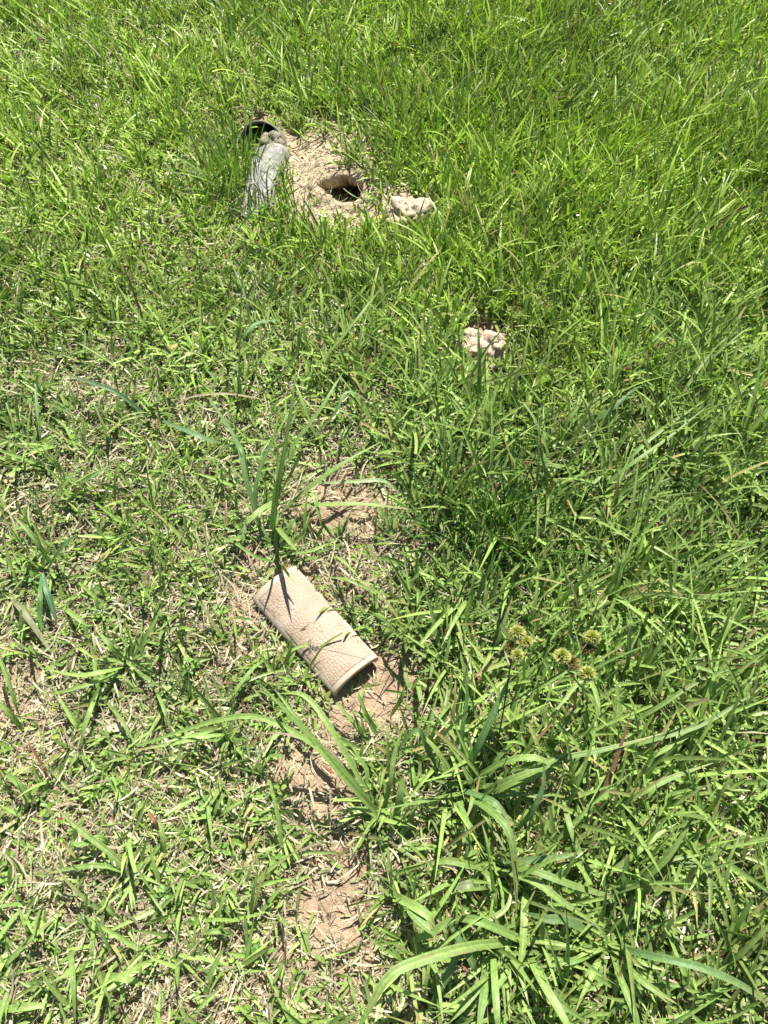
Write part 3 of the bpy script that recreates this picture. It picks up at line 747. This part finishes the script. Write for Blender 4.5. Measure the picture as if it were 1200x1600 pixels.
plant('grass_tuft', 790, 1475, 'grass tuft whose broadest leaf arches over to the bottom edge', 'grass tuft', [
    ([(810, 1472, 0), (740, 1478, .06), (660, 1500, .09), (608, 1525, .10), (575, 1580, .08), (550, 1625, .05)], 13.5, LITE, dict(basew=.8)),
    ([(668, 1400, 0), (640, 1420, .04), (675, 1455, .05), (672, 1440, .05)], 12, MID),
    ([(600, 1392, 0), (640, 1412, .04), (668, 1430, .05), (680, 1448, .04)], 13, LITE),
    ([(630, 1470, 0), (665, 1462, .03), (700, 1440, .05), (715, 1435, .05)], 10, LITE),
    ([(715, 1435, .04), (750, 1440, .04), (820, 1470, .02), (860, 1480, .01)], 12, MID),
    ([(670, 1462, 0), (678, 1500, .02), (688, 1560, .04), (694, 1620, .04)], 5, LITE),
    ([(665, 1590, 0), (690, 1540, .03), (710, 1500, .05), (720, 1450, .06)], 10, BLUE),
    ([(700, 1440, 0), (725, 1480, .05), (740, 1510, .05), (745, 1520, .03)], 9, BLUE),
    ([(770, 1480, 0), (772, 1520, .03), (776, 1580, .05), (780, 1620, .04)], 10, MID),
    ([(765, 1485, 0), (755, 1560, .03), (745, 1620, .04)], 11, MID),
    ([(664, 1520, 0), (665, 1470, .01), (662, 1560, .01)], 9, LITE),
    ([(800, 1480, 0), (735, 1560, .03), (700, 1600, .03)], 9, LITE),
], TG, extra=26, ext=(.07, .15, .006, .010), etint=LITE)
plant('grass_tuft', 948, 1478, 'grass tuft at lower right with one leaf arching toward the right edge', 'grass tuft', [
    ([(950, 1476, 0), (1010, 1492, .06), (1090, 1510, .08), (1160, 1540, .07), (1215, 1580, .04)], 10, BLUE),
    ([(952, 1480, 0), (970, 1530, .05), (990, 1580, .07), (1003, 1630, .06)], 10.5, MID),
    ([(955, 1482, 0), (1000, 1530, .05), (1060, 1570, .06)], 9, LITE),
    ([(945, 1475, 0), (890, 1440, .04), (850, 1435, .05), (820, 1425, .03)], 12, BLUE),
    ([(940, 1480, 0), (900, 1500, .04), (840, 1512, .03)], 9, MID),
    ([(820, 1480, 0), (845, 1530, .05), (880, 1590, .07), (900, 1630, .07)], 12, LITE),
    ([(815, 1485, 0), (870, 1560, .05), (920, 1600, .05)], 9, MID),
    ([(950, 1470, 0), (975, 1440, .03), (1000, 1425, .03), (1020, 1410, .02)], 8, MID),
    ([(935, 1540, 0), (990, 1542, .03), (1040, 1540, .03), (1085, 1540, .02)], 8, MID),
], TG, extra=26, ext=(.07, .15, .005, .009), etint=LITE)
plant('grass_tuft', 1030, 1330, 'sparse grass tuft of straight leaves near the right edge above the lower right tuft', 'grass tuft', [
    ([(980, 1400, 0), (1010, 1370, .03), (1050, 1330, .06), (1092, 1260, .08)], 10, MID),
    ([(910, 1395, 0), (985, 1340, .04), (1020, 1310, .05), (1060, 1285, .05)], 8, LITE),
    ([(935, 1270, 0), (1000, 1240, .04), (1050, 1215, .05), (1120, 1190, .06)], 9, MID),
    ([(905, 1312, 0), (960, 1315, .02), (1010, 1320, .02), (1060, 1335, .01)], 8, MID),
    ([(1040, 1365, 0), (1075, 1390, .03), (1110, 1420, .02)], 9, MID),
    ([(1020, 1260, 0), (1050, 1250, .01), (1085, 1240, .01)], 10, LITE, dict(tipw=.7)),
    ([(1010, 1340, 0), (1060, 1350, .02), (1120, 1350, .02), (1170, 1340, .01)], 7, BLUE),
    ([(960, 1420, 0), (972, 1390, .04), (978, 1355, .06), (980, 1335, .07)], 8, DARK),
    ([(1000, 1400, 0), (1000, 1370, .01), (1040, 1345, .03), (1100, 1335, .04)], 9, MID),
], TG, extra=12)
plant('grass_tuft', 385, 640, 'lone very tall thin stalked grass with one kinked pale leaf above mid left', 'grass tuft', [
    ([(372, 632, 0), (374, 560, .10), (378, 450, .24), (384, 340, .36)], 4.0, BLUE, dict(twist=(0, .1))),
    ([(377, 532, .12), (385, 520, .125), (403, 505, .13), (434, 500, .11)], 10, (.13, .24, .10), dict(basew=.8)),
    ([(398, 600, 0), (392, 520, .10), (385, 470, .16), (362, 410, .20)], 4.5, PALE),
    ([(380, 640, 0), (374, 600, .04), (376, 580, .07), (382, 560, .09)], 9, MID),
    ([(410, 620, 0), (460, 560, .06), (468, 520, .10), (471, 512, .12)], 8, MID),
    ([(440, 640, 0), (540, 520, .08), (580, 470, .10), (600, 445, .12)], 5.5, MID),
], TG, extra=8)
plant('grass_tuft', 245, 655, 'sprawling grass tuft at left with a dry stem arching to the tall stalk', 'grass tuft', [
    ([(235, 655, .01), (185, 615, .05), (140, 597, .06), (95, 583, .04)], 9, (.12, .20, .09)),
    ([(352, 695, 0), (320, 685, .03), (290, 672, .035), (255, 658, .03)], 10, (.12, .20, .09), dict(tipw=.5)),
    ([(265, 636, .02), (300, 620, .05), (350, 615, .06), (400, 622, .03), (420, 628, .02)], 4.5, (.34, .29, .18), dict(mat=M_DEAD, name='dry_stem')),
    ([(225, 665, 0), (210, 640, .02), (200, 628, .03)], 7, LITE),
    ([(55, 600, .06), (58, 640, .05), (63, 680, .03), (66, 710, 0)], 6.5, BLUE),
    ([(110, 770, 0), (135, 750, .04), (155, 738, .05), (175, 725, .05)], 10, BLUE),
    ([(240, 790, 0), (250, 755, .05), (262, 730, .07), (281, 708, .09)], 7, LITE),
], TG, extra=10)
plant('grass_tuft', 68, 893, 'grass tuft of drooping blue green leaves near the left edge', 'grass tuft', [
    ([(70, 898, .0), (92, 862, .05), (108, 845, .07), (120, 838, .08)], 9, BLUE),
    ([(78, 880, .02), (60, 850, .05), (40, 825, .07), (20, 806, .07)], 9, LITE),
    ([(66, 895, .03), (72, 920, .045), (82, 950, .03), (90, 978, .01)], 10, (.09, .18, .09)),
    ([(66, 897, .02), (63, 930, .03), (62, 960, .02), (65, 985, .01)], 9, DARK),
    ([(15, 930, 0), (35, 955, .02), (60, 990, .01), (78, 1018, .0)], 11, (.20, .20, .11), dict(tipw=.4)),
    ([(95, 945, 0), (120, 965, .03), (140, 980, .02)], 9, LITE),
    ([(0, 1030, .04), (12, 1060, .05), (25, 1100, .04), (38, 1140, .0)], 9, MID),
    ([(40, 1145, 0), (15, 1115, .03), (-10, 1090, .05)], 9, LITE),
], TG, extra=12)
plant('grass_tuft', 205, 1040, 'low starry grass tuft left of the tan tile', 'grass tuft', [
    ([(205, 1035, 0), (225, 1000, .04), (240, 975, .06), (250, 955, .07)], 8, MID),
    ([(200, 1042, 0), (160, 1050, .04), (120, 1055, .04), (70, 1045, .02)], 8, LITE),
    ([(200, 1045, 0), (150, 1065, .03), (100, 1080, .03), (60, 1085, .01)], 7, LITE),
    ([(205, 1040, 0), (178, 1015, .04), (165, 1000, .05), (150, 985, .05)], 8, MID),
    ([(158, 1065, 0), (145, 1100, .03), (132, 1135, .03), (125, 1170, .01)], 7.5, LITE),
    ([(205, 1045, 0), (230, 1060, .02), (250, 1075, .01)], 7, MID),
    ([(165, 1095, 0), (190, 1125, .02), (212, 1165, .01)], 6, LITE),
    ([(240, 1070, 0), (255, 1105, .02), (268, 1145, .01)], 6, MID),
    ([(365, 1148, 0), (330, 1150, .03), (280, 1160, .04), (215, 1172, .02)], 7, LITE),
    ([(430, 1020, 0), (395, 1045, .03), (365, 1085, .03), (385, 1060, .02)], 7, MID),
], TG, extra=22, ext=(.05, .10, .004, .007), etint=LITE)
plant('grass_tuft', 215, 1365, 'matted grass tuft of short flat leaves near the lower left corner', 'grass tuft', [
    ([(212, 1378, 0), (180, 1340, .03), (130, 1300, .04), (90, 1265, .03)], 9, LITE),
    ([(10, 1210, .04), (30, 1225, .04), (60, 1260, .01)], 10, MID),
    ([(180, 1325, 0), (155, 1310, .03), (125, 1320, .03), (110, 1315, .02)], 10, LITE),
    ([(247, 1280, .05), (255, 1310, .03), (260, 1345, 0)], 8, LITE, dict(tip=(.30, .10, .05), name='leaf_blade')),
    ([(232, 1270, .06), (242, 1283, .05), (250, 1300, .03)], 6, (.28, .12, .07)),
    ([(210, 1380, 0), (170, 1355, .02), (120, 1355, .02), (60, 1368, .01)], 8, MID),
    ([(160, 1525, 0), (190, 1528, .03), (230, 1540, .01)], 10, LITE),
    ([(110, 1470, 0), (112, 1500, .04), (115, 1550, .05), (118, 1600, .03)], 8, MID),
    ([(160, 1400, 0), (170, 1420, .02), (195, 1440, 0)], 7, MID),
    ([(0, 1520, .0), (45, 1470, .03), (80, 1440, .04)], 8, LITE),
    ([(0, 1578, .02), (40, 1573, .02), (85, 1570, .01)], 10, LITE),
    ([(318, 1565, 0), (330, 1520, .02), (350, 1480, .04)], 8, LITE),
    ([(370, 1460, 0), (340, 1455, .02), (310, 1460, .01)], 8, LITE),
], TG, extra=14, etint=LITE)
plant('grass_tuft', 905, 745, 'grass tuft at right with long leaves crossing toward the upper right', 'grass tuft', [
    ([(870, 800, 0), (905, 775, .03), (930, 752, .04), (950, 735, .04)], 8, MID),
    ([(905, 790, 0), (980, 730, .07), (1050, 680, .08), (1110, 630, .09)], 7, MID),
    ([(860, 690, 0), (940, 650, .05), (990, 610, .07), (1010, 600, .08)], 8, DARK),
    ([(865, 700, 0), (885, 660, .04), (900, 640, .06), (910, 625, .07)], 9, LITE),
    ([(905, 825, 0), (960, 830, .03), (1010, 850, .03)], 8, LITE),
    ([(960, 760, 0), (990, 710, .05), (1050, 660, .06), (1110, 620, .07)], 7, MID),
    ([(1040, 660, 0), (1070, 610, .04), (1100, 565, .06), (1130, 530, .08)], 6, MID),
], TG, extra=14, ext=(.07, .14, .004, .007))
plant('grass_tuft', 1010, 985, 'grass tuft at right edge with straight leaves pointing up past the round seed heads', 'grass tuft', [
    ([(990, 1070, 0), (1010, 1040, .03), (1030, 1010, .06), (1053, 985, .06)], 9, MID),
    ([(960, 1072, 0), (980, 1040, .04), (983, 990, .08), (984, 975, .09)], 7, DARK),
    ([(995, 1068, 0), (1040, 1055, .03), (1090, 1025, .04), (1125, 1015, .04)], 10, LITE),
    ([(960, 1140, 0), (1020, 1110, .04), (1100, 1060, .06), (1190, 1030, .06)], 7, MID),
    ([(900, 1195, 0), (1000, 1160, .04), (1100, 1130, .06), (1190, 1075, .07)], 10, MID),
    ([(900, 1215, 0), (1010, 1185, .03), (1090, 1140, .05), (1130, 1120, .06)], 8, LITE),
    ([(860, 990, 0), (900, 965, .04), (940, 945, .06), (950, 930, .06)], 6, LITE),
    ([(1030, 960, 0), (1080, 900, .05), (1150, 860, .09), (1185, 850, .09)], 7, MID),
    ([(1040, 1120, 0), (1080, 1130, .02), (1150, 1130, .02)], 8, LITE),
], TG, extra=16, ext=(.06, .13, .004, .007))
plant('grass_tuft', 655, 1000, 'small grass tuft in the thatch right of the tan tile', 'grass tuft', [
    ([(700, 935, 0), (715, 920, .04), (708, 910, .06), (720, 905, .07)], 9, LITE),
    ([(660, 990, 0), (690, 960, .05), (705, 945, .06)], 7, MID),
    ([(620, 935, 0), (575, 920, .05), (540, 905, .06), (505, 902, .04)], 6, LITE),
    ([(650, 1055, 0), (655, 1080, .02), (658, 1102, .03)], 8, MID),
    ([(610, 1120, 0), (625, 1095, .04), (633, 1070, .06)], 7, MID),
    ([(590, 1140, 0), (575, 1120, .04), (562, 1090, .06), (560, 1080, .06)], 6, MID),
    ([(595, 1160, 0), (575, 1125, .03), (560, 1115, .04), (550, 1112, .03)], 7, LITE),
], TG, extra=16, ext=(.05, .10, .003, .006))

# fine rush-like tufts
def rush(px, py, n, label, H=(.08, .15), sp=.05, tint=DARK, w=(.0016, .0026), name='rush_tuft'):
    c = at(px, py); z = float(ground_z(c[0], c[1])); root = empty(name, (c[0], c[1], z)); tag(root, label, 'grass tuft', 'fine leaved grass tufts')
    for k in range(n):
        b_ = c + np.array([rng.normal(0, sp), rng.normal(0, sp * .7), 0]); b_[2] = float(ground_z(b_[0], b_[1]))
        out = (b_ - c)[:2] / sp * .25 + rng.normal(0, .22, 2); Ln = rng.uniform(*H)
        pts = [b_ + np.array([out[0] * Ln * s ** 1.6, out[1] * Ln * s ** 1.6, Ln * s * (1 - .15 * s)]) for s in (0, .35, .7, 1)]
        leaf(root, pts, rng.uniform(*w), np.array(tint) * rng.uniform(.7, 1.5), seg=7, twist=(0, rng.normal(0, .6)), mat=M_GRASS, name='leaf_blade')
    return root
rush(770, 835, 200, 'dense dark green tuft of fine upright blades right of the bare soil', sp=.055, H=(.09, .17), w=(.0022, .0038), tint=(.058, .145, .018))
rush(255, 800, 110, 'fine brownish green tuft left of the tan tile', sp=.05, tint=(.13, .17, .045), H=(.05, .10))
rush(690, 800, 30, 'thin dark green tuft between the bare soil and the dense tuft', sp=.03, tint=(.08, .17, .03))
rush(620, 225, 55, 'tall thin blades arching over the right side of the burrow', sp=.05, tint=(.14, .22, .045), H=(.10, .2), w=(.002, .0045))
rush(460, 350, 30, 'dark stalks standing just below the burrow', sp=.035, tint=(.045, .08, .02), H=(.09, .2), w=(.002, .004))
rush(378, 238, 26, 'long blades leaning against the left of the arched tile end', sp=.03, tint=(.14, .23, .05), H=(.07, .13), w=(.003, .0055))
rush(400, 335, 60, 'short blades in front of the near end of the weathered tile', sp=.032, tint=(.14, .23, .05), H=(.05, .10), w=(.003, .0055))
rush(366, 290, 95, 'long blades leaning over the weathered grey tile', sp=.05, tint=(.13, .22, .05), H=(.1, .19), w=(.003, .0055))

# ------------------------------------------------------------------ sedges with round spiky seed heads
def stem(root, pts, r, tint, name='stem'):
    P = catmull(pts, 14) - np.array(root.location); k = 6
    tan = np.gradient(P, axis=0); tan /= np.linalg.norm(tan, axis=1)[:, None]
    up = np.cross(tan, [.3, .9, .1]); up /= np.linalg.norm(up, axis=1)[:, None]; v2 = np.cross(tan, up)
    a = np.linspace(0, 2 * np.pi, k, endpoint=False)
    V = P[:, None] + (up[:, None] * np.cos(a)[None, :, None] + v2[:, None] * np.sin(a)[None, :, None]) * r
    q = [(i * k + j, i * k + (j + 1) % k, (i + 1) * k + (j + 1) % k, (i + 1) * k + j) for i in range(13) for j in range(k)]
    return mesh_np(name, V.reshape(-1, 3), q, M_GRASS, root, colors=np.tile(np.array(tint), (14 * k, 1)))
def seed_mesh(r, n, tint, tipc, seed, flat=1.0):
    rr = np.random.default_rng(seed)
    i = np.arange(n) + .5; ph = np.arccos(1 - 2 * i / n); th = np.pi * (1 + 5 ** .5) * i
    D = np.stack([np.cos(th) * np.sin(ph), np.sin(th) * np.sin(ph), np.cos(ph)], -1) + rr.normal(0, .13, (n, 3)); D /= np.linalg.norm(D, axis=1)[:, None]
    s = np.cross(D, rr.normal(0, 1, (n, 3))); s /= np.linalg.norm(s, axis=1)[:, None]; t = np.cross(D, s)
    Ln = r * rr.uniform(.85, 1.05, n)[:, None]; w = r * .06
    b = D * r * .15; m_ = D * Ln * .6
    V = np.stack([b, m_ + s * w, m_ - s * w * .5 + t * w * .87, m_ - s * w * .5 - t * w * .87, D * Ln], 1)
    T = np.array([[0, 2, 1], [0, 3, 2], [0, 1, 3], [4, 1, 2], [4, 2, 3], [4, 3, 1]])[None] + (np.arange(n) * 5)[:, None, None]
    c = np.array(tint) * rr.uniform(.7, 1.2, (n, 1)); tc = np.array(tipc) * rr.uniform(.7, 1.25, (n, 1))
    C = np.stack([c * .7, c, c, c, tc], 1)
    V = V.reshape(-1, 3); V[:, 2] *= flat
    # soft core
    return V, T.reshape(-1, 3), C.reshape(-1, 3)
def head(root, pos, r, tint, tipc, seed, n=460):
    V, T, C = seed_mesh(r, n, tint, tipc, seed)
    o = mesh_np('seed_head', V, None, M_SEED, root, colors=C, T=T, smooth=False)
    o.location = tuple(np.array(pos) - np.array(root.location)); o.scale = (float(rng.uniform(1.08, 1.38)), float(rng.uniform(1.08, 1.3)), float(rng.uniform(1.1, 1.3))); return o
YG = (.50, .50, .13); YT = (.74, .71, .31); BR = (.26, .20, .06); BT = (.50, .45, .18)
def sedge(label, base, node, heads, leaves=()):
    c = at(*base); z = float(ground_z(c[0], c[1])); root = empty('sedge_plant', (c[0], c[1], z)); tag(root, label, 'sedge', 'sedges with round spiky seed heads')
    nd = at(*node); c3 = np.array([c[0], c[1], z])
    stem(root, [c3, c3 * .5 + nd * .5 + np.array([0, 0, .02]), nd], .0014, (.055, .09, .025))
    for i, (px, py, dz, r, kind) in enumerate(heads):
        p_ = at(px, py, node[2] + dz)
        stem(root, [nd, (nd + p_) / 2 + np.array([0, 0, .004]), p_], .0007, (.09, .13, .04), name='branch')
        head(root, p_, r, (YG if kind == 0 else BR), (YT if kind == 0 else BT), i + int(px))
    for k in range(3):
        a_ = rng.uniform(0, 6.28); q_ = nd + np.array([math.cos(a_), math.sin(a_), -.1]) * .035; leaf(root, [nd, (nd + q_) / 2 + np.array([0, 0, .006]), q_], .003, MID, seg=8, name='bract')
    for pts, w, t in leaves:
        leaf(root, [at(*q) for q in pts], w * 1e-3, t, seg=12)
    return root
sedge('sedge with five greenish yellow spiky seed balls, the right hand one of the pair', (700, 1165), (885, 1046, .24),
      [(925, 996, .01, .0125, 0), (918, 1013, -.006, .0125, 1), (878, 1026, .012, .0135, 0), (893, 1036, 0, .0125, 1), (917, 1053, .004, .0125, 0)],
      [([(885, 1046, .24), (905, 1070, .23), (930, 1095, .21), (935, 1120, .18)], 4, LITE)])
sedge('sedge with four greenish yellow spiky seed balls, the left hand one of the pair', (770, 1200), (800, 1022, .23),
      [(808, 988, .012, .0120, 0), (822, 1003, .006, .0110, 0), (798, 1012, -.008, .0115, 1), (808, 1024, .006, .0110, 0)])
# thin sedge whose small dark head throws the spiky shadow on the tile
def shadow_source(px, py, z0, z):
    s_ = at(px, py, z0); k = (z - z0) / sdir.z
    return np.array([s_[0] + sdir.x * k, s_[1] + sdir.y * k, z])
def thin_sedge(label, tgt, z0, z, base, r=.007):
    hd = shadow_source(*tgt, z0, z); c = at(*base); zz = float(ground_z(c[0], c[1]))
    root = empty('thin_sedge', (c[0], c[1], zz)); tag(root, label, 'sedge', 'thin sedges')
    c3 = np.array([c[0], c[1], zz]); stem(root, [c3, (c3 + hd) / 2 + np.array([.01, .0, .03]), hd], .0004, (.06, .07, .03))
    V, T, C = seed_mesh(r, 40, BR, BT, 5, 1.0); o = mesh_np('seed_head', V, None, M_SEED, root, colors=C, T=T, smooth=False); o.location = tuple(hd - np.array(root.location))
    for k in range(3):
        a_ = rng.uniform(0, 6.28); p_ = hd + np.array([math.cos(a_) * .011, math.sin(a_) * .011, rng.uniform(-.004, .006)])
        V, T, C = seed_mesh(r * .7, 24, BR, BT, 8 + k, 1.0); o = mesh_np('spikelet', V, None, M_SEED, root, colors=C, T=T, smooth=False); o.location = tuple(p_ - np.array(root.location))
thin_sedge('thin brown headed sedge leaning over the tan tile', (487, 1005), .045, .15, (650, 1052), .009)
thin_sedge('thin brown headed sedge over the lowest bare patch', (515, 1425), .0, .12, (470, 1330))

# ------------------------------------------------------------------ broad-leaved seedlings one can pick out
def seedling(px, py, n, r, label, tint=(.11, .20, .035), flip=0, name='broadleaf_weed', lw=(.009, .015)):
    c = at(px, py); z = float(ground_z(c[0], c[1])); root = empty(name, (c[0], c[1], z)); tag(root, label, 'weed', 'broad leaved weeds in the grass')
    hh = rng.uniform(.02, .04)
    c3 = np.array([c[0], c[1], z]); stem(root, [c3, c3 + [.002, 0, hh / 2], c3 + [0, .003, hh]], .0009, (.16, .10, .06))
    for k in range(n):
        a_ = k * 2.4 + rng.normal(0, .25); lv = .3 + .7 * (k + 1) / n
        b_ = c3 + np.array([0, 0, hh * lv]); Ln = r * rng.uniform(.8, 1.2) * (1.2 - .5 * lv); e = rng.uniform(.1, .7)
        w = Ln * rng.uniform(.5, .62)
        V, Q, C = ribbons(np.array([b_ + [math.cos(a_) * .003, math.sin(a_) * .003, 0]]), np.array([a_]), np.array([e]), np.array([Ln]), np.array([w]), np.array([rng.uniform(.3, .9)]),
                          np.array([0.]), np.array([rng.normal(0, .25)]), np.array([0.]), np.array([tint]) * rng.uniform(.75, 1.3), np.array([tint]) * rng.uniform(.8, 1.3), nseg=6, fold=.12, shape='leaf')
        mesh_np('leaf', V - c3, Q, M_WEED, root, colors=C)
W_ = [(455, 1035, 'small weed in the shadow strip beside the tan tile'), (474, 1062, 'oval leaved weed near the front left foot of the tan tile'),
      (508, 1098, 'bright seedling at the front corner of the tan tile'), (425, 1020, 'grey green weed leaf pair against the left side of the tan tile'),
      (400, 1245, 'reddish stemmed weed below the long sweeping leaves'), (440, 1240, 'leafy weed at the edge of the bare strip below the tile'),
      (330, 1260, 'bushy weed left of the bare strip, upper one'), (300, 1310, 'bushy weed left of the bare strip, middle one'), (350, 1330, 'bushy weed left of the bare strip, lower one'),
      (245, 1340, 'reddish weed beside the red tipped leaf'), (265, 1400, 'flat weed under the red tipped leaf'), (150, 1225, 'pale green weed at lower left between grass blades'),
      (395, 1400, 'weed growing left of the lowest bare patch'), (440, 1350, 'weed touching the lowest bare patch'), (395, 1480, 'round leaved weed near the bottom left of the lowest patch'),
      (345, 960, 'pale round leaved weed left of the tile head'), (290, 1120, 'clover like weed above the long horizontal leaf'), (370, 1175, 'clover like weed under the long horizontal leaf'),
      (30, 870, 'yellow green weed at the left edge beside the drooping tuft'), (60, 910, 'small weed behind the drooping tuft'), (35, 990, 'weed leaf pair under the drooping tuft'),
      (160, 960, 'weed above the starry tuft'), (300, 1045, 'weed right of the starry tuft'), (330, 440, 'bright weed in the thick grass left of the kinked leaf'),
      (865, 855, 'feathery yellow green weed at the foot of the dense dark tuft'), (1130, 455, 'yellow green weed near the right edge of the upper lawn'), (1060, 510, 'weed in the grass at upper right'),
      (560, 965, 'weed in the thatch behind the tan tile')]
for px, py, lb in W_:
    seedling(px, py, int(rng.integers(5, 10)), rng.uniform(.013, .02), lb, tint=(.15 + rng.uniform(-.02, .06), .26 + rng.uniform(-.03, .05), .06))

# ------------------------------------------------------------------ dead leaves lying about
def dead_leaf(px, py, L, w, az, label, tint, z=.012):
    c = at(px, py); g = float(ground_z(c[0], c[1])) + z; root_loc = np.array([c[0], c[1], g])
    V, Q, C = ribbons(np.array([root_loc]), np.array([az]), np.array([.12]), np.array([L]), np.array([w]), np.array([.3]), np.array([.3]), np.array([.25]), np.array([.1]),
                      np.array([tint]), np.array([tint]) * .9, nseg=8, fold=.10, shape='leaf')
    o = mesh_np('dead_leaf', V - root_loc, Q, M_DEAD, colors=C); o.location = tuple(root_loc)
    tag(o, label, 'dead leaf', 'dead leaves on the ground')
dead_leaf(165, 1143, .055, .016, .05, 'pale dry leaf lying under the starry grass tuft', (.46, .42, .30), .02)
dead_leaf(112, 1335, .045, .026, .9, 'broad pale dead leaf near the lower left corner', (.50, .44, .32))
dead_leaf(390, 1095, .05, .018, 0, 'pale dry leaf at the right of the long horizontal leaf', (.48, .42, .32))
dead_leaf(268, 558, .03, .010, .2, 'small orange dead leaf in the grass at mid left', (.48, .30, .12), .03)
dead_leaf(585, 344, .03, .009, .0, 'orange dead leaf on the sand below the burrow', (.55, .36, .12), .012)
dead_leaf(715, 1340, .03, .010, 1.2, 'yellow dead leaf below the largest tuft, left one', (.55, .42, .12), .02)
dead_leaf(742, 1343, .028, .010, 1.3, 'yellow dead leaf below the largest tuft, right one', (.58, .45, .14), .02)
dead_leaf(508, 1198, .022, .005, -.8, 'red dead blade fragment on the dark soil below the tile', (.26, .09, .06), .006)
dead_leaf(15, 765, .04, .024, 1.2, 'tan dead leaf at the left edge', (.46, .33, .22), .02)
dead_leaf(1145, 1400, .022, .009, 1.0, 'yellow spotted dead leaf near the right edge', (.55, .46, .18), .02)
dead_leaf(1035, 1185, .04, .009, -.5, 'brown dead blade right of the largest tuft', (.30, .19, .10), .02)
print('triangles', sum(sum(len(p.vertices) - 2 for p in me.polygons) if len(me.polygons) < 5000 else len(me.polygons) * 2 for me in bpy.data.meshes))
